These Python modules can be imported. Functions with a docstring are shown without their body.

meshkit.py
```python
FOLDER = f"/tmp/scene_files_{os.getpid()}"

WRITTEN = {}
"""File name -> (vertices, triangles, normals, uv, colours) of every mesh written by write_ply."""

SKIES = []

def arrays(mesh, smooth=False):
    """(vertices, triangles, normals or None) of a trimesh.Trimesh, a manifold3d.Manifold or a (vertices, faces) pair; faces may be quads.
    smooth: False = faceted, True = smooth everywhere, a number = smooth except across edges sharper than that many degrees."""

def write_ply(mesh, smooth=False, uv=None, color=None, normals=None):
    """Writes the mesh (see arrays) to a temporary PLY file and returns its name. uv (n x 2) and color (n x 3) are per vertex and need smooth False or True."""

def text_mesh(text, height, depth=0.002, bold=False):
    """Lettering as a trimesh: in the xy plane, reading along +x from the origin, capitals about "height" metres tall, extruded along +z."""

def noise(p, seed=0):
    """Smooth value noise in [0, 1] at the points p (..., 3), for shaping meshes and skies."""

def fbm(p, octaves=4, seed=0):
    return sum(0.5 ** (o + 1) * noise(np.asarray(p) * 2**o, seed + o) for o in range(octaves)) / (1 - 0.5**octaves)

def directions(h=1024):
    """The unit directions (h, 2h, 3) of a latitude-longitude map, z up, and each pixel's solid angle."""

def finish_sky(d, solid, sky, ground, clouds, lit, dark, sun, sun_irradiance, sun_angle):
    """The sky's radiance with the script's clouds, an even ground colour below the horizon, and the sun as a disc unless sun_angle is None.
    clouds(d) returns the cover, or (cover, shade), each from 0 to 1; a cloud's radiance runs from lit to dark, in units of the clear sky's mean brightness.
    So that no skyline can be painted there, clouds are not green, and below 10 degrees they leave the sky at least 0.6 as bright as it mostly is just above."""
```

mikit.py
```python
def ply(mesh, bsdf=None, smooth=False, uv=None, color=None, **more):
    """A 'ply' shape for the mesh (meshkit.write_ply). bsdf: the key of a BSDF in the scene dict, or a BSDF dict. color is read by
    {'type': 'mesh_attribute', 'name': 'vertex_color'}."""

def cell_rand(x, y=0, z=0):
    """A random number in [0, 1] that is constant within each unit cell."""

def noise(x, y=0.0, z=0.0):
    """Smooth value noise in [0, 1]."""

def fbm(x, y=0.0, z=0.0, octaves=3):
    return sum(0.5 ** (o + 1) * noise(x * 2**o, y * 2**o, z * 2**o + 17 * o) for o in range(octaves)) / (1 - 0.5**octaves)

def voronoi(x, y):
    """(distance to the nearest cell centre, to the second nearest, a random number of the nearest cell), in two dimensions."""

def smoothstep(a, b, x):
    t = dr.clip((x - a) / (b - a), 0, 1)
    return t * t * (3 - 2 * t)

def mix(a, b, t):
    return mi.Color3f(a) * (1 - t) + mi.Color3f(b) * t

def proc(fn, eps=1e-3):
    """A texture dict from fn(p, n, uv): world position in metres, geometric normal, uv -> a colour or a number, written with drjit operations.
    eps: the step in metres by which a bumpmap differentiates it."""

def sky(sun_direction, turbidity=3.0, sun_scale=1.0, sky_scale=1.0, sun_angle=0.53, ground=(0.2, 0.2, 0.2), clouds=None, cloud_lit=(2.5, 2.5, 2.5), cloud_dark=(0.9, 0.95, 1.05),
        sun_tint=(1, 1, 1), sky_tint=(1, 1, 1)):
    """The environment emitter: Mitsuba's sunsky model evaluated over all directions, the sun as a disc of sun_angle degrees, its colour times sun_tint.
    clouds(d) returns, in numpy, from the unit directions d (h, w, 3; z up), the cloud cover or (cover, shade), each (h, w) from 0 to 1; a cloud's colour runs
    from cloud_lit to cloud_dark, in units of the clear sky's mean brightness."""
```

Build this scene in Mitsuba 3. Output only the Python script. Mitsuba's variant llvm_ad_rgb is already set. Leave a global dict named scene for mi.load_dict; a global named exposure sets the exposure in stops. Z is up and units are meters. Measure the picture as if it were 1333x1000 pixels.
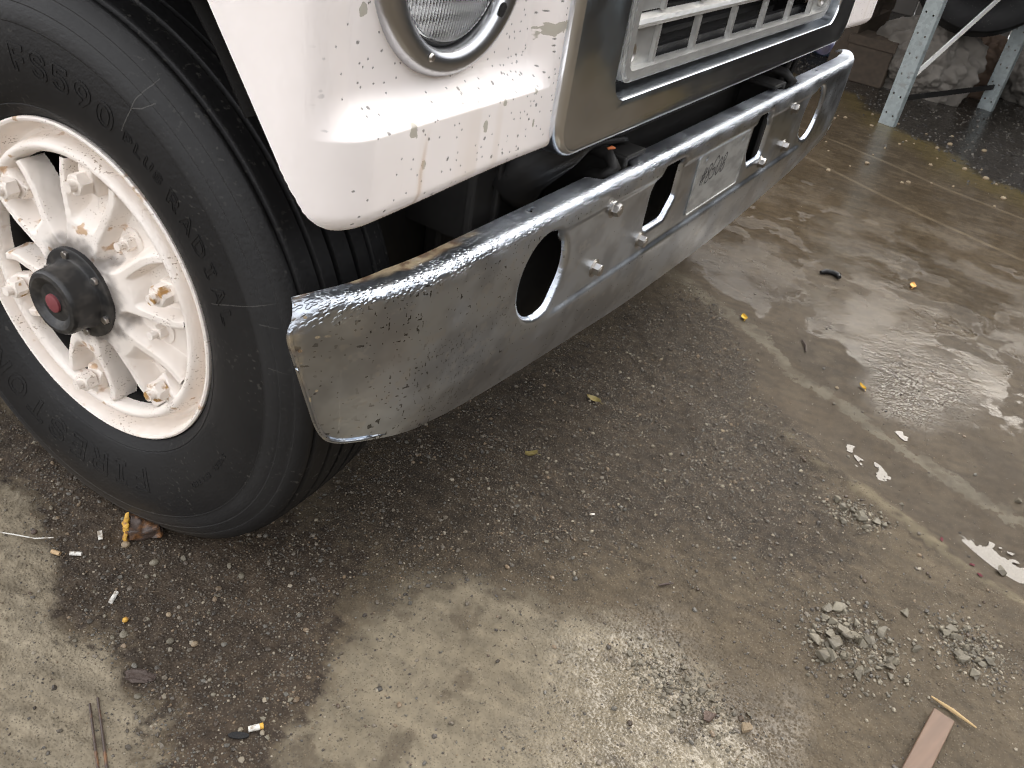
import math
import numpy as np, trimesh, manifold3d
import drjit as dr
import mitsuba as mi
import mikit, meshkit
from mikit import noise, fbm, voronoi, smoothstep, mix, cell_rand, proc
from shapely.geometry import Polygon, Point, box as sbox
from shapely.ops import unary_union
from shapely import affinity

T = mi.ScalarTransform4f
PI = math.pi
rng = np.random.default_rng(11)
scene, labels = {}, {}

# ------------------------------------------------------------------ camera, sky, exposure
CAM = np.array([-1.86465, -0.56872, 1.31079])
VIEW = np.array([0.724011, 0.389060, -0.569597])
UP = np.array([0.412081, 0.418252, 0.809478])
scene['camera'] = {'type': 'perspective', 'fov': 62.87, 'fov_axis': 'x', 'near_clip': 0.02, 'far_clip': 400.0,
                   'to_world': T().look_at(origin=CAM.tolist(), target=(CAM + VIEW).tolist(), up=UP.tolist())}
scene['sky'] = mikit.sky((0.755, -0.10, 0.68), turbidity=4, sun_scale=0.20, sun_angle=32, sun_tint=(0.84, 0.95, 1.15), clouds=lambda d: (1.0, 0.25 + 0.35 * meshkit.fbm(d * 2.5, 4, 3)),
                         cloud_lit=(2.5, 2.5, 2.55), cloud_dark=(1.3, 1.33, 1.4))
exposure = 3.55

# ------------------------------------------------------------------ helpers
used = {}


def numbered(name):
    n = used.get(name, 0)
    used[name] = n + 1
    return name if n == 0 else f'{name}_{n:03d}'


def key_of(name, parent=None):
    return numbered(f'{parent}__{name}' if parent else name)


def obj(name, mesh, bsdf, parent=None, smooth=False, color=None, uv=None, **more):
    k = key_of(name, parent)
    scene[k] = mikit.ply(mesh, bsdf, smooth=smooth, color=color, uv=uv, **more)
    return k


def thing(name, label, cat, group=None):
    k = numbered(name)
    labels[k] = {'label': label, 'category': cat}
    if group:
        labels[k]['group'] = group
    return k


def tag(k, label, cat, group=None):
    labels[k] = {'label': label, 'category': cat}
    if group:
        labels[k]['group'] = group
    return k


def struct(name, mesh, bsdf, smooth=False, kind='structure'):
    k = obj(name, mesh, bsdf, None, smooth)
    labels[k] = {'kind': kind}
    return k


def M(v, f):
    return trimesh.Trimesh(np.asarray(v, float), np.asarray(f, int), process=False)


def cat(ms):
    return trimesh.util.concatenate(list(ms))


def grid(P, flip=False, wrap=False):
    """P[i, j, 3] -> mesh; wrap closes the i direction."""
    n, m = P.shape[:2]
    I = np.arange(n if wrap else n - 1)
    J = np.arange(m - 1)
    i, j = np.meshgrid(I, J, indexing='ij')
    i2 = (i + 1) % n
    a, b, c, d = i * m + j, i2 * m + j, i2 * m + j + 1, i * m + j + 1
    q = np.stack([a, b, c, d], -1).reshape(-1, 4)
    f = np.vstack([q[:, [0, 1, 2]], q[:, [0, 2, 3]]])
    if flip:
        f = f[:, ::-1]
    return M(P.reshape(-1, 3), f)


def solidify(m, t):
    """A shell: the surface plus a copy pushed back along its normals by t, joined along the border."""
    m = M(m.vertices, m.faces)
    v, f = m.vertices, m.faces
    n = np.zeros_like(v)
    fn = np.cross(v[f[:, 1]] - v[f[:, 0]], v[f[:, 2]] - v[f[:, 0]])
    for k in range(3):
        np.add.at(n, f[:, k], fn)
    n /= np.linalg.norm(n, axis=1, keepdims=True) + 1e-12
    e = np.vstack([f[:, [0, 1]], f[:, [1, 2]], f[:, [2, 0]]])
    es = np.sort(e, 1)
    _, inv, cnt = np.unique(es, axis=0, return_inverse=True, return_counts=True)
    b = e[cnt[inv.ravel()] == 1]
    N = len(v)
    side = np.vstack([np.stack([b[:, 1], b[:, 0], b[:, 0] + N], 1), np.stack([b[:, 1], b[:, 0] + N, b[:, 1] + N], 1)])
    return M(np.vstack([v, v - n * t]), np.vstack([f, f[:, ::-1] + N, side]))


def rbox(x0, x1, y0, y1, z0, z1, r=0.004, seg=2):
    """A box with rounded edges (hull of eight small spheres)."""
    s = trimesh.creation.icosphere(subdivisions=1, radius=r).vertices if seg > 1 else np.array([[r, 0, 0], [-r, 0, 0], [0, r, 0], [0, -r, 0], [0, 0, r], [0, 0, -r]])
    c = np.array([[x, y, z] for x in (x0 + r, x1 - r) for y in (y0 + r, y1 - r) for z in (z0 + r, z1 - r)])
    return trimesh.convex.convex_hull((c[:, None] + s[None]).reshape(-1, 3))


def hull(pts):
    return trimesh.convex.convex_hull(np.asarray(pts, float))


def tube(path, radius, n=8):
    """A closed tube along a path; radius a number or one per point."""
    p = np.asarray(path, float)
    rad = np.broadcast_to(radius, len(p)).astype(float)
    t = np.gradient(p, axis=0)
    t /= np.linalg.norm(t, axis=1, keepdims=True)
    ref = np.array([0, 0, 1.0]) if abs(t[0, 2]) < 0.9 else np.array([1.0, 0, 0])
    rings = []
    a = np.arange(n) * 2 * PI / n
    for k in range(len(p)):
        u = np.cross(t[k], ref)
        u /= np.linalg.norm(u)
        w = np.cross(t[k], u)
        ref = np.cross(u, t[k])
        rings.append(p[k] + rad[k] * (np.cos(a)[:, None] * u + np.sin(a)[:, None] * w))
    P = np.array(rings)
    m = grid(np.transpose(P, (1, 0, 2)), wrap=True)
    v = np.vstack([m.vertices, p[:1], p[-1:]])
    L, nv = len(p), len(m.vertices)
    i = np.arange(n)
    f = np.vstack([m.faces, np.stack([i * L, ((i + 1) % n) * L, i * 0 + nv], 1)[:, ::-1], np.stack([i * L + L - 1, ((i + 1) % n) * L + L - 1, i * 0 + nv + 1], 1)])
    m = M(v, f)
    m.fix_normals()
    return m


def revolve(prof, n=96, closed=False):
    """prof rows (r, h) -> surface about z, h along z."""
    prof = np.asarray(prof, float)
    a = np.arange(n) * 2 * PI / n
    P = np.stack([np.cos(a)[:, None] * prof[None, :, 0], np.sin(a)[:, None] * prof[None, :, 0], np.broadcast_to(prof[None, :, 1], (n, len(prof)))], -1)
    return grid(P, wrap=True)


def prism(poly, h0, h1):
    m = trimesh.creation.extrude_polygon(poly, h1 - h0, engine='earcut')
    m.apply_translation([0, 0, h0])
    return m


def frame(m, o, ex, ey, ez):
    """Local coordinates -> o + x ex + y ey + z ez."""
    v = np.asarray(m.vertices)
    w = np.asarray(o) + v[:, :1] * np.asarray(ex) + v[:, 1:2] * np.asarray(ey) + v[:, 2:] * np.asarray(ez)
    f = np.asarray(m.faces)
    if np.dot(np.cross(ex, ey), ez) < 0:
        f = f[:, ::-1]
    return M(w, f)


def front(m, y):
    """Local (x, z, outwards) -> the truck's front plane: x, z up, local z towards -y."""
    return frame(m, (0, y, 0), (1, 0, 0), (0, 0, 1), (0, -1, 0))


def rrect(x0, x1, y0, y1, r, n=8):
    return sbox(x0 + r, y0 + r, x1 - r, y1 - r).buffer(r, quad_segs=n)


def hexnut(r, h, washer=True):
    """Hex head standing on z = 0 along +z, its top corners chamfered."""
    a = np.arange(6) * PI / 3
    ring = np.stack([np.cos(a), np.sin(a)], 1)
    pts = [np.c_[ring * r, np.zeros(6)], np.c_[ring * r, np.full(6, h * 0.82)]]
    b = np.arange(12) * PI / 6
    pts.append(np.c_[np.cos(b) * r * 0.84, np.sin(b) * r * 0.84, np.full(12, h)])
    return hull(np.vstack(pts))


def disc(r, h0, h1, n=24):
    a = np.arange(n) * 2 * PI / n
    c = np.stack([np.cos(a), np.sin(a)], 1)
    return hull(np.vstack([np.c_[c * r, np.full(n, h0)], np.c_[c * r, np.full(n, h1)]]))


def text_poly(s, h):
    m = meshkit.text_mesh(s, h, 0.002, bold=True)
    return trimesh.path.polygons.projected(m, [0, 0, 1])


# ------------------------------------------------------------------ materials
def pr(base, rough=0.5, metallic=0.0, spec=0.5, **k):
    d = {'type': 'principled', 'base_color': base if isinstance(base, dict) else {'type': 'rgb', 'value': list(base)}, 'roughness': rough, 'metallic': metallic, 'specular': spec}
    d.update(k)
    return d


def bump(inner, fn, scale=1.0, eps=1e-3):
    return {'type': 'bumpmap', 'arbitrary': proc(fn, eps), 'scale': scale, 'bsdf': inner}


def two(b):
    return {'type': 'twosided', 'bsdf': b}


def mat(name, b):
    scene[name] = b
    return name


CHIPS = [(-0.826, 1.064, .012, .011), (-0.808, 1.067, .013, .009), (-0.838, 1.058, .007, .010), (-1.112, 0.980, .006, .011), (-0.965, 0.959, .005, .007), (-1.090, 0.938, .005, .008), (-0.846, 0.940, .004, .009), (-0.850, 0.989, .005, .006), (-0.926, 0.984, .004, .005), (-1.175, 1.113, .006, .007), (-0.79, 0.915, .004, .007)]


def paint_fn(p, n, uv):
    x, y, z = p.x, p.y, p.z
    u, w = x + 0.7 * y, z
    c = mix((0.80, 0.752, 0.722), (0.74, 0.685, 0.650), fbm(u * 9, w * 9, 3.0))
    # small stone chips of several sizes, sparse where the noise says so
    d1, _, r1 = voronoi(u * 105, w * 105)
    dens = smoothstep(0.40, 0.75, fbm(u * 7, w * 7, 9.0, octaves=2))
    m = (1 - smoothstep(0.07, 0.20, d1)) * dr.select(r1 > 0.88 - 0.34 * dens, 1.0, 0.0)
    d2, _, r2 = voronoi(u * 42 + 5, w * 42)
    m = dr.maximum(m, (1 - smoothstep(0.05, 0.11, d2 + 0.1 * (noise(u * 260, w * 260) - 0.5))) * dr.select(r2 > 0.80 - 0.2 * dens, 1.0, 0.0))
    m = m * smoothstep(-1.245, -1.20, x)
    c = mix(c, (0.13, 0.12, 0.11), m * 0.85)
    wob = 0.9 * (noise(u * 300, w * 300) - 0.5) + 1.6 * (noise(u * 110, w * 110) - 0.5)
    big = mi.Float(0)
    for cx, cz, a, b in CHIPS:
        q = dr.square((x - cx) / a) + dr.square((z - cz) / b)
        big = dr.maximum(big, 1 - smoothstep(0.8, 0.95, q + wob))
    c = mix(c, (0.42, 0.39, 0.33), big)
    # rain streaks and grime towards the lower edge
    st = smoothstep(0.58, 0.85, noise(u * 38, 0.6 * w, 2.0)) * smoothstep(1.08, 0.9, z)
    c = mix(c, (0.60, 0.50, 0.40), 0.30 * st)
    run = smoothstep(0.006, 0.0, dr.abs(x + 1.095 - 0.25 * (z - 0.9) + 0.02 * (noise(z * 30, 1.0) - 0.5))) * smoothstep(0.99, 0.93, z)
    c = mix(c, (0.50, 0.36, 0.24), 0.5 * run)
    return c


mat('m_paint', two(pr(proc(paint_fn), 0.32, spec=0.45, clearcoat=0.3, clearcoat_gloss=0.8)))


def wheel_fn(p, n, uv):
    x, y, z = p.x, p.y, p.z
    c = mix((0.78, 0.73, 0.68), (0.68, 0.61, 0.54), fbm(x * 14, y * 14, z * 14))
    f = fbm(x * 45, y * 45, z * 45, octaves=3)
    c = mix(c, (0.42, 0.24, 0.10), 0.75 * smoothstep(0.66, 0.76, f) * smoothstep(0.45, 0.62, noise(x * 11, y * 11, z * 11)))
    sp = smoothstep(0.74, 0.80, noise(x * 330, y * 330, z * 330)) * smoothstep(0.5, 0.75, noise(x * 24, y * 24, z * 24))
    c = mix(c, (0.22, 0.15, 0.09), 0.7 * sp)
    hub = dr.sqrt(dr.square(y - 0.686) + dr.square(z - 0.5))
    grease = smoothstep(0.118, 0.080, hub + 0.05 * (fbm(y * 40, z * 40, x * 40) - 0.5))
    return mix(c, (0.06, 0.05, 0.045), 0.8 * grease)


mat('m_wheel', two(bump(pr(proc(wheel_fn), 0.4, spec=0.45), lambda p, n, uv: 0.0012 * fbm(p.x * 160, p.y * 160, p.z * 160, octaves=2), 1.0, 6e-4)))
mat('m_rusty', two(pr(proc(lambda p, n, uv: mix((0.72, 0.66, 0.60), (0.36, 0.20, 0.07), smoothstep(0.54, 0.72, fbm(p.x * 80, p.y * 80, p.z * 80)))), 0.55)))


SCRATCH = [[(0.429, 0.934), (0.455, 0.905), (0.466, 0.886), (0.487, 0.851)], [(0.466, 0.888), (0.445, 0.893), (0.426, 0.904)], [(0.338, 0.630), (0.300, 0.645), (0.271, 0.654), (0.192, 0.684)], [(0.228, 0.564), (0.196, 0.559)], [(0.243, 0.634), (0.217, 0.634)]]


def rubber_fn(p, n, uv):
    f = fbm(p.x * 12, p.y * 12, p.z * 12, octaves=4)
    c = mix((0.0065, 0.0065, 0.007), (0.0125, 0.012, 0.012), f)
    sc = smoothstep(0.62, 0.80, fbm(p.x * 150, p.y * 150, p.z * 150)) * smoothstep(0.42, 0.66, fbm(p.x * 9, p.y * 9, p.z * 9))
    c = mix(c, (0.055, 0.052, 0.046), 0.6 * sc)
    rr = dr.sqrt(dr.square(p.y - 0.68631) + dr.square(p.z - 0.5))
    c = mix(c, (0.026, 0.026, 0.0265), 0.75 * smoothstep(0.447, 0.455, rr) * smoothstep(0.512, 0.495, rr) * (0.5 + 0.5 * f) * smoothstep(-1.08, -1.13, p.x))
    sd_ = mi.Float(9)
    for q in SCRATCH:
        sd_ = dr.minimum(sd_, dline(p.y, p.z, q))
    c = mix(c, (0.085, 0.082, 0.076), 0.6 * smoothstep(0.0010, 0.0003, sd_ + 0.0006 * (noise(p.y * 300, p.z * 300) - 0.5)) * smoothstep(-1.13, -1.15, p.x))
    return mix(c, (0.055, 0.044, 0.032), 0.5 * smoothstep(0.14, 0.0, p.z + 0.08 * (f - 0.5)))


mat('m_rubber', two(bump(pr(proc(rubber_fn), 0.55, spec=0.24), lambda p, n, uv: 0.0006 * fbm(p.x * 220, p.y * 220, p.z * 220, octaves=2), 1.0, 6e-4)))
mat('m_black', two(pr((0.007, 0.007, 0.0075), 0.55)))
mat('m_chassis', two(pr(proc(lambda p, n, uv: mix((0.005, 0.005, 0.005), (0.014, 0.0125, 0.011), fbm(p.x * 18, p.y * 18, p.z * 18))), 0.65)))


def hubcap_fn(p, n, uv):
    return mix((0.013, 0.013, 0.0135), (0.040, 0.037, 0.034), smoothstep(0.4, 0.8, fbm(p.x * 50, p.y * 50, p.z * 50)))


mat('m_hubcap', two(pr(proc(hubcap_fn), 0.42)))
mat('m_redplug', two(pr((0.16, 0.035, 0.040), 0.6)))


def chrome_fn(p, n, uv):
    x, z = p.x, p.z
    f = fbm(x * 16, p.y * 16, z * 16, octaves=4)
    c = mix((0.54, 0.585, 0.645), (0.40, 0.43, 0.475), smoothstep(0.35, 0.7, f))
    pit = smoothstep(0.84, 0.87, noise((x + p.y) * 330, z * 240 + (x + p.y) * 60)) * smoothstep(0.42, 0.62, fbm(x * 8, z * 11, 4.0, octaves=2)) * smoothstep(-0.75, -1.1, x)
    pit = dr.maximum(pit, smoothstep(0.90, 0.92, noise((x + p.y) * 260, z * 260, p.y * 260)) * smoothstep(0.78, 0.77, z))
    c = mix(c, (0.05, 0.048, 0.045), 0.85 * pit)
    c = mix(c, (0.56, 0.57, 0.58), 0.45 * smoothstep(0.60, 0.72, fbm(x * 60, p.y * 30, z * 60, octaves=4)))
    return c


def chrome_rough(p, n, uv):
    f = fbm(p.x * 10, p.y * 10, p.z * 10, octaves=4)
    return 0.23 + 0.17 * smoothstep(0.35, 0.75, f) + 0.08 * smoothstep(0.779, 0.785, p.z)


def drops_fn(p, n, uv):
    d, _, r = voronoi(p.x * 150, (p.y + p.z) * 150)
    top = smoothstep(0.735, 0.775, p.z)
    h = dr.sqrt(dr.maximum(0.0, 1 - dr.square(d / (0.25 + 0.3 * r)))) * dr.select(r > 0.25, 1.0, 0.0)
    return 0.0013 * h * top * (0.3 + noise(p.x * 22, p.y * 22)) + 0.00030 * fbm(p.x * 240, p.y * 240, p.z * 240, octaves=2) * (1 + top)


def rustmask(p, n, uv):
    x, z = p.x, p.z
    f = fbm(x * 26, p.y * 40, z * 26, octaves=4)
    top = smoothstep(0.772, 0.782, z) * smoothstep(-0.88, -1.04, x + 0.1 * (noise(x * 40, p.y * 90) - 0.5)) * smoothstep(0.028, 0.042, p.y - 0.05 * smoothstep(-1.05, -1.25, x) + 0.03 * (f - 0.5))
    end = smoothstep(-1.236, -1.254, x + 0.03 * (f - 0.5)) * smoothstep(0.36, 0.62, f)
    spots = smoothstep(0.86, 0.89, noise(x * 110, p.y * 110, z * 110)) * smoothstep(-1.20, -1.245, x)
    return dr.clip(0.9 * top + 0.85 * end + spots, 0, 1)


def rustcol(p, n, uv):
    return mix((0.25, 0.195, 0.12), (0.10, 0.058, 0.030), smoothstep(0.4, 0.65, fbm(p.x * 60, p.y * 60, p.z * 60)))


scene['m_bumper'] = two({'type': 'blendbsdf', 'weight': proc(rustmask),
                         'a': bump(pr(proc(chrome_fn), proc(chrome_rough), 1.0), drops_fn, 1.0, 5e-4),
                         'b': pr(proc(rustcol), 0.75)})
mat('m_bezel', two(pr((0.50, 0.51, 0.53), 0.27, 1.0)))
mat('m_trim', two(bump(pr(proc(lambda p, n, uv: mix((0.79, 0.83, 0.88), (0.66, 0.69, 0.73), fbm(p.x * 14, p.y * 14, p.z * 14))), proc(lambda p, n, uv: 0.09 + 0.12 * fbm(p.x * 9, 1.0, p.z * 9)), 1.0), lambda p, n, uv: 0.004 * fbm(p.x * 7, p.y * 7, p.z * 7) + 0.00005 * noise(p.x * 300, p.y * 300, p.z * 300), 1.0, 2e-3)))
mat('m_steel', two(pr((0.42, 0.40, 0.375), 0.34, 1.0)))
mat('m_alu', two(bump(pr(proc(lambda p, n, uv: mix((0.52, 0.52, 0.50), (0.38, 0.38, 0.37), fbm(p.x * 30, p.y * 30, p.z * 30))), 0.42, 0.75), lambda p, n, uv: 0.0008 * fbm(p.x * 150, p.y * 150, p.z * 150, octaves=2), 1.0, 6e-4)))
mat('m_plate', two(pr(proc(lambda p, n, uv: mix((0.47, 0.48, 0.47), (0.33, 0.335, 0.33), smoothstep(0.3, 0.75, fbm(p.x * 24, 2.0, p.z * 50, octaves=4)))), 0.38, 0.7)))
mat('m_ink', two(pr((0.015, 0.015, 0.018), 0.5)))
mat('m_reflector', two(pr((0.93, 0.93, 0.92), 0.5, 0.55)))
scene['m_lens'] = {'type': 'bumpmap', 'arbitrary': proc(lambda p, n, uv: 0.0009 * dr.abs(dr.sin(p.x * 620)) + 0.0004 * dr.sin(p.z * 330), 4e-4), 'scale': 1.0, 'bsdf': {'type': 'roughdielectric', 'alpha': 0.04, 'int_ior': 1.5}}
mat('m_bluepipe', two(pr((0.09, 0.09, 0.22), 0.35)))
mat('m_orange', two(pr((0.55, 0.16, 0.05), 0.5)))


def galv_fn(p, n, uv):
    d, _, r = voronoi(p.y * 60 + p.x * 20, p.z * 60)
    c = mix((0.27, 0.31, 0.315), (0.34, 0.385, 0.39), r)
    return mix(c, (0.22, 0.22, 0.21), 0.6 * smoothstep(0.62, 0.78, fbm(p.x * 25, p.y * 25, p.z * 25)))


mat('m_galv', two(pr(proc(galv_fn), 0.45, 0.35)))
mat('m_white', two(pr(proc(lambda p, n, uv: mix((0.82, 0.82, 0.79), (0.60, 0.58, 0.53), smoothstep(0.6, 0.8, fbm(p.x * 30, p.y * 30, p.z * 30)))), 0.5)))
mat('m_sack', two(bump(pr(proc(lambda p, n, uv: mix((0.19, 0.175, 0.155), (0.09, 0.080, 0.068), fbm(p.x * 14, p.y * 14, p.z * 14, octaves=4))), 0.8), lambda p, n, uv: 0.006 * fbm(p.x * 40, p.y * 40, p.z * 40), 1.0, 2e-3)))
mat('m_sackbrown', two(pr(proc(lambda p, n, uv: mix((0.11, 0.07, 0.045), (0.055, 0.038, 0.028), fbm(p.x * 14, p.y * 14, p.z * 14))), 0.85)))
mat('m_drum', two(pr(proc(lambda p, n, uv: mix((0.05, 0.085, 0.15), (0.03, 0.04, 0.06), fbm(p.x * 12, p.y * 12, p.z * 12))), 0.5)))
mat('m_wood', two(pr(proc(lambda p, n, uv: mix((0.075, 0.055, 0.038), (0.035, 0.026, 0.019), fbm(p.x * 6, p.y * 40, p.z * 40))), 0.8)))
mat('m_wall', two(pr(proc(lambda p, n, uv: mix((0.11, 0.10, 0.09), (0.065, 0.06, 0.055), fbm(p.x * 2, p.y * 2, p.z * 2, octaves=4))), 0.85)))
mat('m_plank', two(pr(proc(lambda p, n, uv: mix((0.165, 0.100, 0.064), (0.10, 0.060, 0.040), fbm(p.x * 20 + p.y * 60, p.y * 25, 1.0, octaves=4))), 0.6)))
mat('m_splinter', two(pr((0.36, 0.25, 0.12), 0.7)))
mat('m_leafyellow', two(pr((0.55, 0.34, 0.03), 0.5)))
mat('m_leaforange', two(pr((0.66, 0.33, 0.09), 0.5)))
mat('m_leafbrown', two(pr((0.24, 0.19, 0.07), 0.5)))
mat('m_paper', two(pr(proc(lambda p, n, uv: mix((0.60, 0.58, 0.53), (0.28, 0.24, 0.19), smoothstep(0.45, 0.7, fbm(p.x * 160, p.y * 160, p.z * 160)))), 0.7)))
mat('m_tan', two(pr((0.42, 0.29, 0.16), 0.7)))
mat('m_yellow', two(pr(proc(lambda p, n, uv: mix((0.52, 0.30, 0.045), (0.22, 0.10, 0.03), smoothstep(0.45, 0.7, fbm(p.x * 120, p.y * 120, p.z * 120)))), 0.6)))
mat('m_red', two(pr((0.12, 0.022, 0.028), 0.5)))
mat('m_bark', two(pr((0.055, 0.038, 0.03), 0.7)))
mat('m_rustbox', two(pr(proc(lambda p, n, uv: mix((0.055, 0.038, 0.030), (0.16, 0.075, 0.03), smoothstep(0.45, 0.7, fbm(p.x * 60, p.y * 60, p.z * 60)))), 0.5)))
STONES = [mat(f'm_stone_{k}', two(bump(pr(proc(lambda p, n, uv, c=c: mix(c, tuple(0.6 * q for q in c), fbm(p.x * 70, p.y * 70, p.z * 70))), 0.6), lambda p, n, uv: 0.0012 * fbm(p.x * 260, p.y * 260, p.z * 260, octaves=2), 1.0, 6e-4)))
          for k, c in enumerate([(0.130, 0.112, 0.080), (0.185, 0.162, 0.118), (0.27, 0.205, 0.13), (0.095, 0.062, 0.046)])]
scene['m_gravel'] = two({'type': 'principled', 'base_color': {'type': 'mesh_attribute', 'name': 'vertex_color'}, 'roughness': 0.5, 'specular': 0.5})

# ------------------------------------------------------------------ ground: regions in plan (metres), shared by the material and the scatter
LIGHT = [(-1.27, 1.03), (-1.26, 0.87), (-1.36, 0.58), (-1.42, 0.41), (-1.42, 0.31), (-1.51, 0.12), (-1.75, 0.0), (-2.6, 0.3), (-2.2, 1.6)]
DIRT = [(-1.13, 1.26), (-1.1, 0.88), (-1.04, 0.58), (-1.0, 0.44), (-0.93, 0.31), (-0.96, 0.18), (-1.09, 0.16), (-1.17, 0.07), (-1.3, 0.02), (-1.38, -0.04), (-1.6, 0.05), (-1.51, 0.12), (-1.41, 0.31), (-1.42, 0.41), (-1.36, 0.58), (-1.25, 0.83), (-1.3, 1.2)]
TAN = [(-1.5, -0.2), (-1.38, -0.02), (-1.26, 0.03), (-1.18, 0.06), (-1.06, 0.08), (-0.92, 0.04), (-0.8, -0.05), (-0.77, -0.16), (-0.72, -0.28), (-0.72, -0.45), (-0.77, -0.56), (-0.88, -0.75), (-1.3, -0.7)]
GRIT_SHADE = [(-0.95, 0.34), (-0.6, 0.45), (-0.15, 0.4), (0.51, 0.24), (0.81, 0.11), (0.44, -0.2), (0.18, -0.4), (-0.13, -0.57), (-0.39, -0.56), (-0.44, -0.4), (-0.46, -0.24), (-0.64, -0.12), (-0.78, -0.02), (-0.92, 0.1)]
SLAB = [(0.78, 0.14), (0.3, -0.27), (0.13, -0.46), (0.05, -0.64), (-0.04, -0.88), (-0.14, -1.1), (-0.2, -4.0), (9.0, -4.0), (9.0, 3.0), (0.95, 3.0)]
OIL = [(9.0, 2.4), (4.4, 1.2), (4.3, 0.53), (3.73, 0.12), (3.55, -0.2), (3.29, -0.43), (3.1, -0.8), (3.0, -4.0), (12.0, -4.0), (14.0, 0.3)]
STREAK = [(0.86, 0.42), (0.7, 0.08), (0.65, -0.06), (0.58, -0.15), (0.49, -0.26), (0.45, -0.4), (0.37, -0.57), (0.32, -0.68), (0.27, -0.81), (0.22, -1.1)]
EDGE = [(0.14, -0.36), (0.12, -0.41), (0.08, -0.52), (0.04, -0.64), (0.02, -0.76), (-0.04, -0.88), (-0.11, -1.1)]
JOINT1 = [(3.1, 2.0), (2.62, 0.34), (2.46, -0.0), (2.33, -0.29), (2.17, -0.79), (1.6, -2.4)]
JOINT2 = [(3.4, 2.0), (3.08, 0.32), (2.99, 0.04), (2.86, -0.3), (2.76, -0.74), (2.3, -2.4)]
JOINT3 = [(-1.95, 3.0), (-1.62, 0.0)]
PUDDLES = [(0.215, -0.537, 0.060, 0.020, 0.35), (0.190, -0.608, 0.040, 0.020, 0.2), (0.055, -0.925, 0.120, 0.060, -1.2), (0.40, -0.62, 0.030, 0.012, 0.6)]


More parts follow.
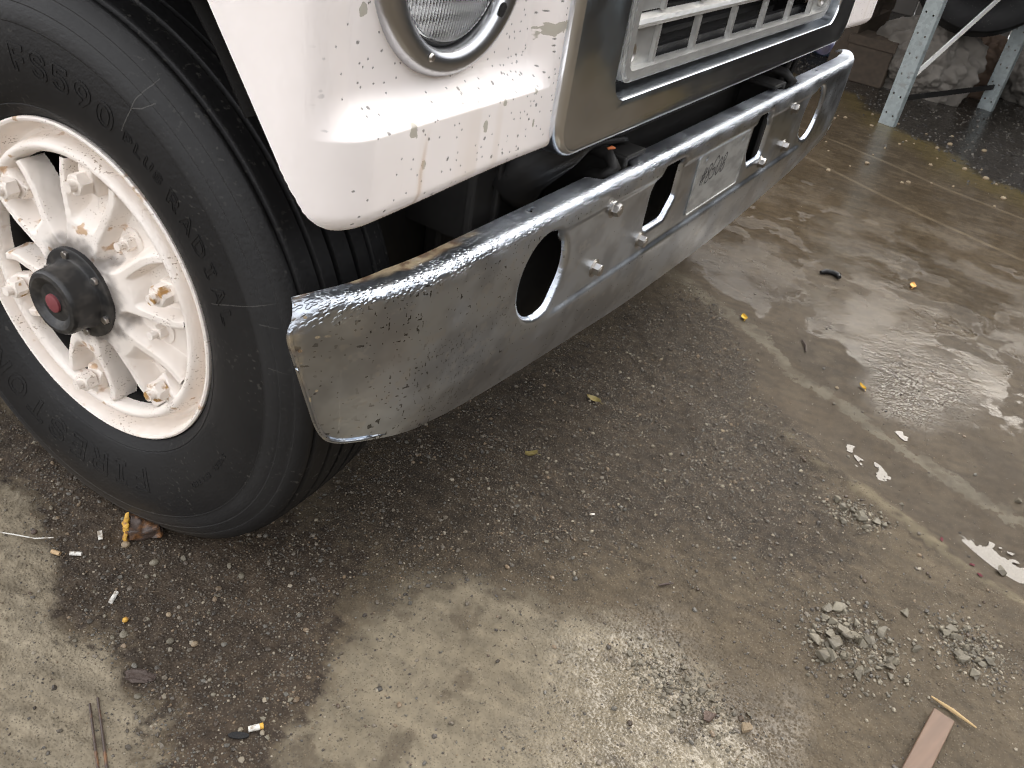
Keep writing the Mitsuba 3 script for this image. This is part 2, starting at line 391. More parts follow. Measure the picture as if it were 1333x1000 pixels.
def sdf(x, y, poly, be=dr):
    """Signed distance to a polygon, negative inside (drjit or numpy)."""
    d, s = 1e9 + 0 * x, 1 + 0 * x
    n = len(poly)
    for k in range(n):
        ax, ay = poly[k]
        bx, by = poly[(k + 1) % n]
        ex, ey = bx - ax, by - ay
        wx, wy = x - ax, y - ay
        t = be.clip((wx * ex + wy * ey) / (ex * ex + ey * ey), 0, 1)
        d = be.minimum(d, (wx - ex * t) ** 2 + (wy - ey * t) ** 2)
        if abs(ey) > 1e-9:
            c = ((y >= min(ay, by)) & (y < max(ay, by))) & (x < ax + ex * (y - ay) / ey)
            s = (dr.select(c, -s, s) if be is dr else np.where(c, -s, s))
    return s * be.sqrt(d)


def dline(x, y, pts, be=dr):
    d = 1e9 + 0 * x
    for (ax, ay), (bx, by) in zip(pts[:-1], pts[1:]):
        ex, ey = bx - ax, by - ay
        wx, wy = x - ax, y - ay
        t = be.clip((wx * ex + wy * ey) / (ex * ex + ey * ey), 0, 1)
        d = be.minimum(d, (wx - ex * t) ** 2 + (wy - ey * t) ** 2)
    return be.sqrt(d)


def ground_fn(p, n, uv):
    x, y = p.x, p.y
    a, b = fbm(x * 5, y * 5, octaves=4), fbm(x * 5 + 31, y * 5 + 7, octaves=4)
    wx, wy = x + 0.22 * (a - 0.5), y + 0.22 * (b - 0.5)
    fine = fbm(x * 60, y * 60, octaves=4)
    c = mix((0.060, 0.046, 0.030), (0.105, 0.084, 0.056), fbm(x * 9, y * 9, 5.0, octaves=4))
    # worn brushed concrete, silt, damp grit with the under-bumper shade deepened in its colour, muddy dirt
    fr = 0.07 * (fine - 0.5)
    light = smoothstep(0.018, -0.018, sdf(wx, wy, LIGHT) + fr)
    lines = noise((x * 0.95 + y * 0.3) * 60, (y * 0.95 - x * 0.3) * 5)
    c = mix(c, mix((0.155, 0.130, 0.092), (0.285, 0.250, 0.190), lines * 0.6 + 0.4 * fine), light)
    tan = smoothstep(0.04, -0.04, sdf(wx, wy, TAN) + 1.4 * fr)
    c = mix(c, mix((0.148, 0.126, 0.090), (0.220, 0.194, 0.146), a), tan)
    c = mix(c, (0.060, 0.046, 0.031), 0.6 * tan * smoothstep(0.56, 0.72, fbm(x * 16, y * 16, 6.0, octaves=4)))
    grit = smoothstep(0.15, -0.13, sdf(wx, wy, GRIT_SHADE) + 1.6 * fr)
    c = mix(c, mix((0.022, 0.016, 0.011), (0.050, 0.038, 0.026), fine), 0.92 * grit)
    dirt = smoothstep(0.025, -0.025, sdf(wx, wy, DIRT) + 1.3 * fr)
    c = mix(c, mix((0.026, 0.018, 0.012), (0.060, 0.044, 0.030), fine), dirt)
    # the wet slab with its silt line, shallow channel, joints and oily yard behind
    slab = smoothstep(0.02, -0.02, sdf(wx, wy, SLAB) + 0.5 * fr)
    c = mix(c, mix((0.040, 0.030, 0.0185), (0.074, 0.057, 0.038), fbm(x * 3, y * 3, 8.0, octaves=4)), slab)
    c = mix(c, (0.085, 0.068, 0.046), 0.40 * slab * smoothstep(0.56, 0.70, fbm(x * 13, y * 13, 2.0, octaves=4)))
    ds = dline(x + 0.05 * (a - 0.5), y + 0.05 * (b - 0.5), STREAK)
    wd = 0.030 + 0.034 * (b - 0.4)
    c = mix(c, (0.130, 0.116, 0.088), 0.85 * smoothstep(wd, 0.55 * wd, ds + 0.060 * (fine - 0.5)) * (0.40 + 0.60 * smoothstep(0.3, 0.6, fbm(x * 22, y * 22, 4.0))))
    de = dline(x + 0.04 * (a - 0.5), y + 0.04 * (b - 0.5), EDGE)
    c = mix(c, (0.165, 0.140, 0.092), 0.75 * smoothstep(0.034, 0.004, de + 0.050 * (fine - 0.5) + 0.02 * (b - 0.5)) * smoothstep(0.32, 0.60, fbm(x * 17, y * 17, 11.0)))
    j = dr.minimum(dline(x, y, JOINT1), dline(x, y, JOINT2))
    c = mix(c, (0.125, 0.102, 0.072), 0.6 * smoothstep(0.022, 0.004, j + 0.012 * (fine - 0.5)))
    so = sdf(wx, wy, OIL)
    c = mix(c, (0.085, 0.066, 0.020), 0.6 * smoothstep(0.35, 0.05, so) * slab)
    c = mix(c, mix((0.012, 0.011, 0.010), (0.032, 0.028, 0.024), fine), smoothstep(0.06, -0.06, so))
    # grain: pale and dark sand
    d, _, r = voronoi(x * 230, y * 230)
    g = (1 - smoothstep(0.15, 0.42, d)) * (1 - 0.75 * slab)
    c = mix(c, mix((0.016, 0.013, 0.010), (0.19, 0.16, 0.12), r), 0.55 * g * dr.select(cell_rand(r * 997, 3) > 0.45, 1.0, 0.0))
    streak = noise(x * 60 + y * 12, y * 9 - x * 3)
    return c * (0.62 + 0.42 * fine) * (0.86 + 0.28 * streak) * mi.Color3f(1.02, 0.985, 0.93)


def ground_rough(p, n, uv):
    x, y = p.x, p.y
    a, b = fbm(x * 6, y * 6, octaves=3), fbm(x * 40, y * 40, 3.0, octaves=3)
    slab = smoothstep(0.05, -0.05, sdf(x + 0.1 * (a - 0.5), y, SLAB))
    sheen = smoothstep(0.30, 0.10, dr.sqrt(dr.square((x + 0.93) / 1.3) + dr.square(y + 0.47)) + 0.2 * (a - 0.5))
    spark = smoothstep(1.0, 0.45, dr.sqrt(dr.square((x - 0.72) / 0.40) + dr.square((y + 0.60) / 0.22)) + 0.7 * (a - 0.5))
    c7 = fbm(x * 8, y * 8, 7.0, octaves=5)
    farwet = slab * smoothstep(-0.05, 0.05, 0.55 * (x - 1.05) + 2.2 * (c7 - 0.5)) * smoothstep(0.50, 0.80, x) * (0.80 + 0.20 * smoothstep(0.35, 0.6, a))
    wet = dr.maximum(dr.maximum(farwet * 1.08, sheen * 0.95), spark * slab)
    return dr.clip(0.78 - 0.58 * wet + 0.12 * (b - 0.5), 0.10, 0.95)


def ground_bump(p, n, uv):
    x, y = p.x, p.y
    slab = smoothstep(0.05, -0.05, sdf(x, y, SLAB))
    spark = smoothstep(1.1, 0.5, dr.sqrt(dr.square((x - 0.72) / 0.40) + dr.square((y + 0.60) / 0.22)))
    d, _, r = voronoi(x * 170, y * 170)
    g = dr.maximum(0.0, 0.5 - d) * r
    return (0.0045 * g + 0.0034 * fbm(x * 95, y * 52, octaves=4)) * (1 - 0.86 * slab * (1 - spark))


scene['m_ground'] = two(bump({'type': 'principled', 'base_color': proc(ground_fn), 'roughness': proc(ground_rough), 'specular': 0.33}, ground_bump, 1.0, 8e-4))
scene['m_water'] = {'type': 'plastic', 'int_ior': 1.33, 'diffuse_reflectance': {'type': 'rgb', 'value': [0.035, 0.026, 0.016]}}


def ground_h(x, y):
    q = np.stack([x, y, 0 * x], -1)
    slab = sdf(x, y, SLAB, np)
    soft = np.clip((slab + 0.05) / 0.1, 0, 1)
    h = soft * (0.012 * (meshkit.fbm(q * 6, 3, 5) - 0.5) + 0.008 * (meshkit.fbm(q * 28, 3, 2) - 0.5)) + 0.004 * (meshkit.fbm(q * 3, 3, 9) - 0.5)
    lt = np.clip((-sdf(x, y, LIGHT, np)) / 0.04, 0, 1)
    h += lt * 0.004 * (meshkit.noise(np.stack([(x * 0.95 + y * 0.3) * 60, (y * 0.95 - x * 0.3) * 6, 0 * x], -1), 4) - 0.5)
    h += 0.008 * np.exp(-(dline(x, y, EDGE, np) / 0.03) ** 2)
    ch = dline(x, y, [(0.42, -0.25), (0.25, -0.5), (0.17, -0.7), (0.08, -1.0)], np)
    h -= 0.010 * np.exp(-(ch / 0.10) ** 2)
    for cx, cy, R, _, _ in PUDDLES:
        h -= 0.005 * np.exp(-((x - cx) ** 2 + (y - cy) ** 2) / (R * 1.2) ** 2)
    far = np.clip((np.hypot(x, y) - 3.5) / 3.0, 0, 1)
    return h * (1 - far)


def axis_lines(lo, hi, step, far):
    a = np.arange(lo, hi + 1e-9, step)
    ext = np.cumsum(step * 1.12 ** np.arange(1, 90))
    ext = ext[ext < far]
    return np.concatenate([lo - ext[::-1], a, hi + ext])


gx, gy = axis_lines(-1.9, 1.5, 0.0075, 70), axis_lines(-1.15, 1.15, 0.0075, 70)
GX, GY = np.meshgrid(gx, gy, indexing='ij')
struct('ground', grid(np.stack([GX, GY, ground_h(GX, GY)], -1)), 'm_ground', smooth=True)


def field_mesh(x0, x1, y0, y1, step, fn, z):
    """The part of a level sheet where fn > 0, its border moved onto fn = 0."""
    X, Y = np.meshgrid(np.arange(x0, x1, step), np.arange(y0, y1, step), indexing='ij')
    F = fn(X, Y)
    gx_, gy_ = np.gradient(F, step)
    g2_ = gx_ ** 2 + gy_ ** 2 + 1e-9
    mv = np.abs(F) / np.sqrt(g2_) < step * 0.75
    X, Y = X - np.where(mv, F * gx_ / g2_, 0), Y - np.where(mv, F * gy_ / g2_, 0)
    F = np.where(mv, 0, F)
    m = grid(np.stack([X, Y, 0 * X + z], -1))
    keep = F.reshape(-1)[m.faces].mean(1) > 0
    m = M(m.vertices, m.faces[keep])
    m.remove_unreferenced_vertices()
    return m


for cx, cy, R, th, ang in PUDDLES:
    def inside(x, y):
        u, v = (x - cx) * math.cos(ang) + (y - cy) * math.sin(ang), -(x - cx) * math.sin(ang) + (y - cy) * math.cos(ang)
        q = np.stack([x * 34, y * 34, 0 * x + cx * 9], -1)
        return 1 - np.sqrt((u / R) ** 2 + (v / th) ** 2) + 3.4 * (meshkit.fbm(q, 4, 17) - 0.53)
    lvl = ground_h(np.array([cx]), np.array([cy]))[0] + 0.0026
    struct('puddle', field_mesh(cx - 2 * R, cx + 2 * R, cy - 2 * R, cy + 2 * R, 0.0022, inside, lvl), 'm_water')

# ================================================================== the truck
TR = thing('truck', 'white truck with chrome bumper, chrome grille surround and spoked front wheel', 'truck')

# ---- bumper: a section swept over x, recessed centre panel, holes with rolled edges
ZC, ZU, ZT = 0.577, 0.742, 0.787


from scipy.interpolate import PchipInterpolator
ZB = PchipInterpolator([0, .3, .6, .85, 1.0, 1.04, 1.1, 1.165, 1.2, 1.215, 1.224, 1.231, 1.237, 1.251, 1.258, 1.2596], [.438, .443, .462, .482, .502, .511, .530, .551, .559, .567, .580, .600, .628, .697, .735, .746])


def zbot(x):
    return ZB(np.minimum(np.abs(x), 1.2596))


def ycurve(x):
    return 0.068 * np.clip((np.abs(x) - 0.98) / 0.27, 0, 1.2) ** 3


HOLES = [('c', -0.757, 0.673, 0.0767), ('c', 0.757, 0.673, 0.0767)]
octp = Polygon([(-.062, -.058), (.030, -.058), (.062, -.020), (.062, .058), (-.030, .058), (-.062, .020)]).buffer(.012).buffer(-.024).buffer(.018, quad_segs=4)
for sx in (-1, 1):
    o = octp if sx < 0 else affinity.scale(octp, -1, 1, origin=(0, 0))
    HOLES.append(('p', np.array(affinity.translate(o, sx * 0.287, 0.692).exterior.coords)[:-1]))
for sx in (-1, 1):
    HOLES.append(('t', sx * 0.777, 0.0225))


def hole_sd(x, z):
    d = np.full(x.shape, 9.0)
    for h in HOLES:
        if h[0] == 'c':
            d = np.minimum(d, np.hypot(x - h[1], z - h[2]) - h[3])
        elif h[0] == 'p':
            near = (np.abs(x - h[1][:, 0].mean()) < 0.16) & (np.abs(z - 0.692) < 0.16)
            if near.any():
                d[near] = np.minimum(d[near], sdf(x[near], z[near], [tuple(q) for q in h[1]], np))
    return d


def build_bumper():
    half = np.concatenate([np.arange(0.0011, 1.19, 0.0022), np.arange(1.19, 1.25, 0.001), np.linspace(1.25, 1.2596, 18)])
    xs = np.concatenate([-half[::-1], half])
    # rows of the section: flange back edge -> rounding -> upper band -> panel -> crease -> lower zone -> turned-in lip
    rows = []
    for t in np.linspace(0, 1, 10):
        rows.append(('top', t))
    for t in np.linspace(0, 1, 9)[1:]:
        rows.append(('arc', t))
    for t in np.linspace(0, 1, 88)[1:]:
        rows.append(('face', t))
    for t in np.linspace(0, 1, 34)[1:]:
        rows.append(('low', t))
    for t in np.linspace(0, 1, 4)[1:]:
        rows.append(('lip', t))
    n, m = len(xs), len(rows)
    X = np.repeat(xs[:, None], m, 1)
    Y, Z = np.zeros((n, m)), np.zeros((n, m))
    flange = 0.052 - 0.030 * np.clip(1 - np.abs(np.abs(xs) - 0.50) / 0.075, 0, 0.25) * 4 * 0.9
    flange = 0.024 + (flange - 0.024) * np.clip((1.262 - np.abs(xs)) / 0.16, 0, 1) ** 0.8
    R = 0.017
    zt = ZT - 0.013 * np.clip((np.abs(xs) - 1.19) / 0.07, 0, 1) ** 2
    zl = zbot(xs)
    zc = np.maximum(ZC, zl + 0.25 * (zt - R - zl))
    fade = np.clip((1.17 - np.abs(xs)) / 0.15, 0, 1)
    for j, (kind, t) in enumerate(rows):
        if kind == 'top':
            Y[:, j] = flange + (R - flange) * t
            Z[:, j] = zt - 0.003 * (1 - t)
        elif kind == 'arc':
            Y[:, j] = R - R * np.sin(t * PI / 2)
            Z[:, j] = zt - R + R * np.cos(t * PI / 2)
        elif kind == 'face':
            Z[:, j] = (zt - R) + (zc - (zt - R)) * t
        elif kind == 'low':
            Z[:, j] = zc + (zl - zc) * t
            Y[:, j] = 0.018 * t ** 1.4 * fade
        else:
            Z[:, j] = zl + 0.003 * t
            Y[:, j] = 0.018 * fade + (0.003 + 0.011 * fade) * t
            X[:, j] -= np.sign(xs) * 0.004 * t * (1 - fade)
    ss = lambda a, b, q: np.clip((q - a) / (b - a), 0, 1) ** 2 * (3 - 2 * np.clip((q - a) / (b - a), 0, 1))
    panel = ss(0.735, 0.690, np.abs(X)) * ss(ZU + 0.006, ZU - 0.010, Z) * ss(ZC - 0.004, ZC + 0.011, Z)
    Y += 0.006 * panel
    isf = np.array([k in ('face', 'low') for k, _ in rows])[None, :] & np.ones((n, 1), bool)
    sd = np.full((n, m), 9.0)
    sd[isf] = hole_sd(X[isf], Z[isf])
    X, Z = X.copy(), Z.copy()
    # snap the border of each hole
    g = 5e-4
    snap = isf & (np.abs(sd) < 0.0015)
    gxd = (hole_sd(X[snap] + g, Z[snap]) - hole_sd(X[snap] - g, Z[snap])) / (2 * g)
    gzd = (hole_sd(X[snap], Z[snap] + g) - hole_sd(X[snap], Z[snap] - g)) / (2 * g)
    X[snap] -= gxd * sd[snap]
    Z[snap] -= gzd * sd[snap]
    sd[snap] = 0
    roll = np.clip(1 - sd / 0.012, 0, 1)
    Y += 0.012 * (1 - np.sqrt(np.clip(1 - roll ** 2, 0, 1))) * isf
    q = np.stack([X * 3, Z * 3, 0 * X], -1)
    Y += 0.0016 * (meshkit.fbm(q * 2, 3, 8) - 0.5) * np.clip((np.abs(X) < 1.2), 0, 1)
    Y += ycurve(X)
    isend = np.clip((np.abs(X) - 1.19) / 0.07, 0, 1) ** 2
    isup = np.array([k in ('top', 'arc') for k, t in rows])[None, :]
    back = np.array([2.6 + (1 - t) * 0.6 if k == 'top' else (1 + 1.6 * (1 - t) ** 1.3) if k == 'arc' else 1.0 for k, t in rows])[None, :]
    rank = np.where(isup, back, np.clip(1 - ((zt - R)[:, None] - Z) / 0.03, 0, 1) ** 2)
    X = X - np.sign(X) * 0.011 * isend * rank
    P = np.stack([X, Y, Z], -1)
    i, j = np.meshgrid(np.arange(n - 1), np.arange(m - 1), indexing='ij')
    a, b, c, d = i * m + j, (i + 1) * m + j, (i + 1) * m + j + 1, i * m + j + 1
    qd = np.stack([a, b, c, d], -1).reshape(-1, 4)
    sdm = sd.reshape(-1)[qd].mean(1)
    cx = X.reshape(-1)[qd].mean(1)
    cy = Y.reshape(-1)[qd].mean(1)
    cz = Z.reshape(-1)[qd].mean(1)
    slot = (np.abs(np.abs(cx) - 0.777) < 0.011) & (np.abs(cy - 0.036) < 0.0055) & (cz > 0.78)
    keep = (sdm > 0) & ~slot
    qd = qd[keep]
    f = np.vstack([qd[:, [0, 1, 2]], qd[:, [0, 2, 3]]])
    v = P.reshape(-1, 3)
    area = np.linalg.norm(np.cross(v[f[:, 1]] - v[f[:, 0]], v[f[:, 2]] - v[f[:, 0]]), axis=1)
    f = f[area > 1e-10]
    mesh = M(v, f[:, ::-1])
    mesh.remove_unreferenced_vertices()
    if mesh.face_normals[np.argmin(mesh.triangles_center[:, 1])][1] > 0:
        mesh = M(mesh.vertices, mesh.faces[:, ::-1])
    return solidify(mesh, 0.006)


BU = obj('bumper', build_bumper(), 'm_bumper', TR, smooth=50)
for sx in (-1, 1):
    for bx, bz in ((0.528, 0.728), (0.363, 0.612), (0.555, 0.615)):
        c = (sx * bx, 0.009, bz)
        k = key_of('bolt', BU)
        rot = rng.uniform(0, 1)
        nut = hexnut(0.0125, 0.013)
        nut.apply_transform(trimesh.transformations.rotation_matrix(rot, [0, 0, 1]))
        stud = disc(0.0062, 0.010, 0.019, 16)
        m = cat([disc(0.0185, 0.0, 0.0035, 28), disc(0.0150, 0.0035, 0.0055, 28), frame(nut, (0, 0, .0052), (1, 0, 0), (0, 1, 0), (0, 0, 1)), stud])
        scene[k] = mikit.ply(frame(m, c, (1, 0, 0), (0, 0, 1), (0, -1, 0)), 'm_steel', smooth=30)
# plate with the number written by hand
pl = rrect(-0.13, 0.185, 0.598, 0.736, 0.008).difference(Point(-0.085, 0.722).buffer(0.006)).difference(Point(0.140, 0.722).buffer(0.006))
PL = obj('plate', front(prism(pl, 0.0, 0.0018), 0.0055), 'm_plate', BU)
obj('plate_rim', front(prism(rrect(-0.13, 0.185, 0.598, 0.736, 0.008).exterior.buffer(0.0022).intersection(rrect(-0.131, 0.186, 0.597, 0.737, 0.008)), 0.0018, 0.0034), 0.0055), 'm_plate', BU)
STROKES = [[(0.05, .15), (.30, .95)], [(.30, .10), (.50, .9)], [(.0, .36), (.52, .45)], [(.05, .62), (.58, .68)],
           [(1.15, .88), (.95, .98), (.78, .80), (.90, .55), (1.12, .35), (1.08, .08), (.86, .02), (.74, .2), (.86, .45), (1.14, .68), (1.17, .86)],
           [(1.95, .98), (1.45, .92), (1.42, .56), (1.70, .60), (1.80, .35), (1.62, .08), (1.36, .10)],
           [(2.35, .95), (2.12, .75), (2.06, .32), (2.22, .05), (2.48, .22), (2.55, .65), (2.38, .96)],
           [(3.12, .92), (2.92, 1.0), (2.78, .80), (2.92, .55), (3.14, .35), (3.10, .08), (2.88, .02), (2.76, .2), (2.90, .48), (3.16, .72), (3.12, .92)]]
ink = []
for s in STROKES:
    s = np.array(s)
    if len(s) > 3:
        from scipy.interpolate import splprep, splev
        tck, _ = splprep(s.T, s=0, k=3)
        s = np.array(splev(np.linspace(0, 1, 40), tck)).T
    from shapely.geometry import LineString
    ink.append(LineString(np.c_[-0.093 + s[:, 0] * 0.0440 + s[:, 1] * 0.006, 0.655 + s[:, 1] * 0.044 + s[:, 0] * 0.003]).buffer(0.0017, quad_segs=4))
for k, g in enumerate(ink):
    pass
obj('handwritten_number', front(cat([prism(g, 0.0019, 0.0022) for g in ink]), 0.0055), 'm_ink', BU)
labels[f'{BU}__handwritten_number'] = {'label': 'number handwritten in black marker on the plate'}

# ---- hood: front panels left and right of the grille, recessed headlight panel, rounded corner
XS, RC = 1.25, 0.075


def arch_y(z):
    return 0.054 + 0.69 * (z - 0.896)


def hood_front(sx):
    zs = np.concatenate([np.linspace(0.874, 0.905, 12), np.linspace(0.905, 0.980, 18)[1:], np.linspace(0.980, 1.05, 45)[1:], np.linspace(1.05, 1.70, 50)[1:]])
    N = 190
    rowsP = []
    S = lambda a, b, q: np.clip((q - a) / (b - a), 0, 1) ** 2 * (3 - 2 * np.clip((q - a) / (b - a), 0, 1))
    for z in zs:
        tb = np.clip((0.905 - z) / 0.031, 0, 1)
        tuck = 0.040 * (1 - np.sqrt(max(1 - tb ** 2, 0)))
        x1 = np.linspace(0.778, XS - RC, 300)
        t = np.clip((z - 0.987) / 0.046, 0, 1)
        rec = 0.028 * np.sin(t * PI / 2) if z > 0.987 else 0.0
        y1 = 0.018 + rec * S(0.805, 0.850, x1) + tuck
        a = np.linspace(0, PI / 2, 60)
        x2, y2 = XS - RC + RC * np.sin(a), 0.018 + tuck + RC - RC * np.cos(a)
        fo = rec * S(1.15, 0.25, a)
        x2, y2 = x2 - 0.6 * tuck * np.sin(a) - fo * np.sin(a), y2 + fo * np.cos(a)
        y3 = np.linspace(0.018 + RC + tuck, 0.12, 6)[1:]
        px, py = np.r_[x1, x2[1:]], np.r_[y1, y2[1:]]
        lim = max(arch_y(z), 0.03)
        keep = py <= max(lim, y1.max() + 1e-4) if False else np.ones(len(px), bool)
        cut = np.where((px > XS - RC) & (py > lim))[0]
        if len(cut):
            c = max(cut[0], 302)
            px, py = px[:c + 1], py[:c + 1]
        s = np.r_[0, np.cumsum(np.hypot(np.diff(px), np.diff(py)))]
        # dense parameters near the corner
        u = np.interp(np.linspace(0, 1, N), [0, 0.15, 1], [0, 0.12, 1]) * s[-1]
        rowsP.append(np.stack([sx * np.interp(u, s, px), np.interp(u, s, py), np.full(N, z)], -1))
    P = np.transpose(np.array(rowsP), (1, 0, 2))
    # the bottom edge bows down a little towards the corner
    low = np.clip((0.93 - P[..., 2]) / 0.06, 0, 1)
    P[..., 2] += low * (0.012 * S(1.20, 0.85, np.abs(P[..., 0])) - 0.004)
    # cut for the headlight bucket
    n, m = P.shape[:2]
    i, j = np.meshgrid(np.arange(n - 1), np.arange(m - 1), indexing='ij')
    a, b, c, d = i * m + j, (i + 1) * m + j, (i + 1) * m + j + 1, i * m + j + 1
    q = np.stack([a, b, c, d], -1).reshape(-1, 4)
    v = P.reshape(-1, 3)
    cen = v[q].mean(1)
    q = q[np.hypot(np.abs(cen[:, 0]) - 1.02, cen[:, 2] - 1.164) > 0.126]
    f = np.vstack([q[:, [0, 1, 2]], q[:, [0, 2, 3]]])
    if sx < 0:
        f = f[:, ::-1]
    mm = M(v, f)
    mm.remove_unreferenced_vertices()
    return solidify(mm, 0.008)


def side_panel(sx):
    z0 = 0.947
    arch = [(0.093, z0 + 0.005)] + [(arch_y(z), z) for z in np.linspace(0.960, 1.10, 8)] + [(0.686 + 0.62 * math.cos(a), 0.62 + 0.62 * math.sin(a)) for a in np.linspace(2.2, 0.35, 24)]
    pts = arch + [(1.75, 0.95), (1.75, 1.70), (0.093, 1.70)]
    m = prism(Polygon(pts), 0, 0.010)
    # local x=y(world), y=z(world), extruded along local z
    o = (sx * XS - (0 if sx < 0 else 0), 0, 0)
    return frame(m, o, (0, 1, 0), (0, 0, 1), (-sx, 0, 0))


for sx in (-1, 1):
    obj('hood_front', hood_front(sx), 'm_paint', TR, smooth=38)
for sx in (-1, 1):
    obj('fender_side', side_panel(sx), 'm_paint', TR)
tx = np.linspace(-1.25, 1.25, 41)
ty = np.linspace(0.01, 1.76, 30)
TX, TY = np.meshgrid(tx, ty, indexing='ij')
obj('hood_top', solidify(grid(np.stack([TX, TY, 1.70 + 0.22 * (1 - (np.abs(TX) / 1.25) ** 3) * np.clip(TY / 0.5, 0, 1) ** 0.5], -1)), 0.008), 'm_paint', TR, smooth=40)

# ---- grille surround: chrome frame with a bevelled rim
def offset_ring(poly_pts, ds, ys):
    """Lofts rings of a closed outline: offset inwards by ds at depth ys."""
    rings = []
    for dd, yy in zip(ds, ys):
        c = np.array(poly_pts(dd))
        rings.append(np.c_[c[:, 0], np.full(len(c), yy), c[:, 1]])
    return np.transpose(np.array(rings), (1, 0, 2))


def outline(x0, x1, z0, z1, r, n=14):
    def at(d):
        rr = max(r - d, 0.004)
        pts = []
        for cx, cz, a0 in ((x1 - r, z0 + r, -PI / 2), (x1 - r, z1 - r, 0), (x0 + r, z1 - r, PI / 2), (x0 + r, z0 + r, PI)):
            # centres move when the corner radius is used up
            for a in np.linspace(a0, a0 + PI / 2, n):
                k = r - d if r - d > 0.004 else 0.004
                ox = (cx - (0 if r - d > .004 else (d - r + .004) * np.sign(cx)))
                oz = cz + (0 if r - d > .004 else (d - r + .004) * (1 if a0 in (-PI / 2, PI) else -1))
                pts.append((ox + k * math.cos(a), oz + k * math.sin(a)))
        # straight edges get intermediate points
        out = []
        for a, b in zip(pts, pts[1:] + pts[:1]):
            L = math.hypot(b[0] - a[0], b[1] - a[1])
            k = 12 if L > 0.3 else 1
            for t in range(k):
                out.append((a[0] + (b[0] - a[0]) * t / k, a[1] + (b[1] - a[1]) * t / k))
        return out
    return at


def strip(P0, P1, k):
    t = np.linspace(0, 1, k)[None, :, None]
    return P0[:, None] * (1 - t) + P1[:, None] * t


def surround():
    outer = outline(-0.797, 0.797, 0.872, 1.66, 0.062)
    A = offset_ring(outer, [0, 0.0005, 0.0025, 0.006, 0.0095, 0.0115, 0.0135], [0.040, 0.014, 0.0065, 0.0025, -0.0002, -0.0008, 0.0002])
    inner = outline(-0.640, 0.640, 0.940, 1.60, 0.045)
    B = offset_ring(inner, [-0.004, -0.002, 0, 0.0005], [0.0002, 0.0015, 0.006, 0.060])
    mid = strip(A[:, -1], B[:, 0], 5)
    P = np.concatenate([A, mid[:, 1:-1], B], 1)
    m = grid(P, wrap=True)
    fn = m.face_normals
    if np.mean(fn[:, 1]) > 0:
        m = M(m.vertices, m.faces[:, ::-1])
    return m


obj('grille_surround', surround(), 'm_trim', TR, smooth=35)
obj('gasket', front(prism(rrect(-0.655, 0.655, 0.925, 1.61, 0.05).difference(rrect(-0.560, 0.560, 0.985, 1.55, 0.03)), 0, 0.012), 0.062), 'm_black', TR)

# ---- cast aluminium grille
GR = key_of('grille', TR)
gr_out = rrect(-0.594, 0.594, 0.953, 1.585, 0.042)
gr_in = rrect(-0.570, 0.570, 0.972, 1.56, 0.018)
fr = prism(gr_out.difference(gr_in), 0, 0.022)
scene[GR] = mikit.ply(cat([front(fr, 0.042), front(prism(gr_out.buffer(-0.006).difference(gr_in.buffer(-0.001)), 0.022, 0.0265), 0.042)]), 'm_alu', smooth=30)
rowz = [1.0325 + 0.0865 * k for k in range(6)]
for z in rowz:
    obj('bar', hull(np.array([[x, y, zz] for x in (-0.569, 0.569) for y, zz in ((0.036, z + 0.001), (0.036, z + 0.023), (0.021, z + 0.005), (0.021, z + 0.018), (0.018, z + 0.012))])), 'm_alu', GR)
xb = [-0.455, -0.28, -0.094, 0.094, 0.28, 0.455]
for r, (za, zb) in enumerate(zip([0.972] + [z + 0.026 for z in rowz], rowz + [1.56])):
    for x in xb:
        w = 0.0058
        obj('upright', hull(np.array([[x + s, y, zz] for zz in (za - 0.001, zb + 0.001) for s, y in ((-w, 0.037), (w, 0.037), (-w * 0.75, 0.027), (w * 0.75, 0.027), (0, 0.0245))])), 'm_alu', GR)
    for sx in (-1, 1):
        x0, x1 = (-0.570, -0.4615) if sx < 0 else (0.4615, 0.570)
        blank = prism(rrect(x0, x1, za, zb, 0.004), 0, 0.006)
        obj('blank_panel', front(blank, 0.040), 'm_alu', GR)
sc_ = revolve([(0.0, 0.003), (0.004, 0.0035), (0.0075, 0.002), (0.008, 0.0), (0.013, 0.0045), (0.016, 0.007), (0.0185, 0.004), (0.0185, 0)], 28)
for sx in (-1, 1):
    obj('screw', frame(sc_, (sx * 0.548, 0.034, 0.998), (1, 0, 0), (0, 0, 1), (0, -1, 0)), 'm_steel', GR, smooth=40)
# radiator and screen behind the grille
RA = obj('radiator', rbox(-0.60, 0.60, 0.16, 0.24, 0.93, 1.62, 0.006), 'm_chassis', TR)
for k in range(26):
    z = 0.955 + 0.025 * k
    obj('radiator_fin', hull([[x, y, zz] for x in (-0.575, 0.575) for y, zz in ((0.158, z), (0.158, z + 0.009), (0.146, z + 0.003))]), 'm_chassis', TR)
obj('radiator_hose', tube([(-0.5, 0.11, 1.08), (-0.2, 0.10, 1.06), (0.15, 0.11, 1.09), (0.5, 0.12, 1.05)], 0.013, 10), 'm_black', TR, smooth=True)

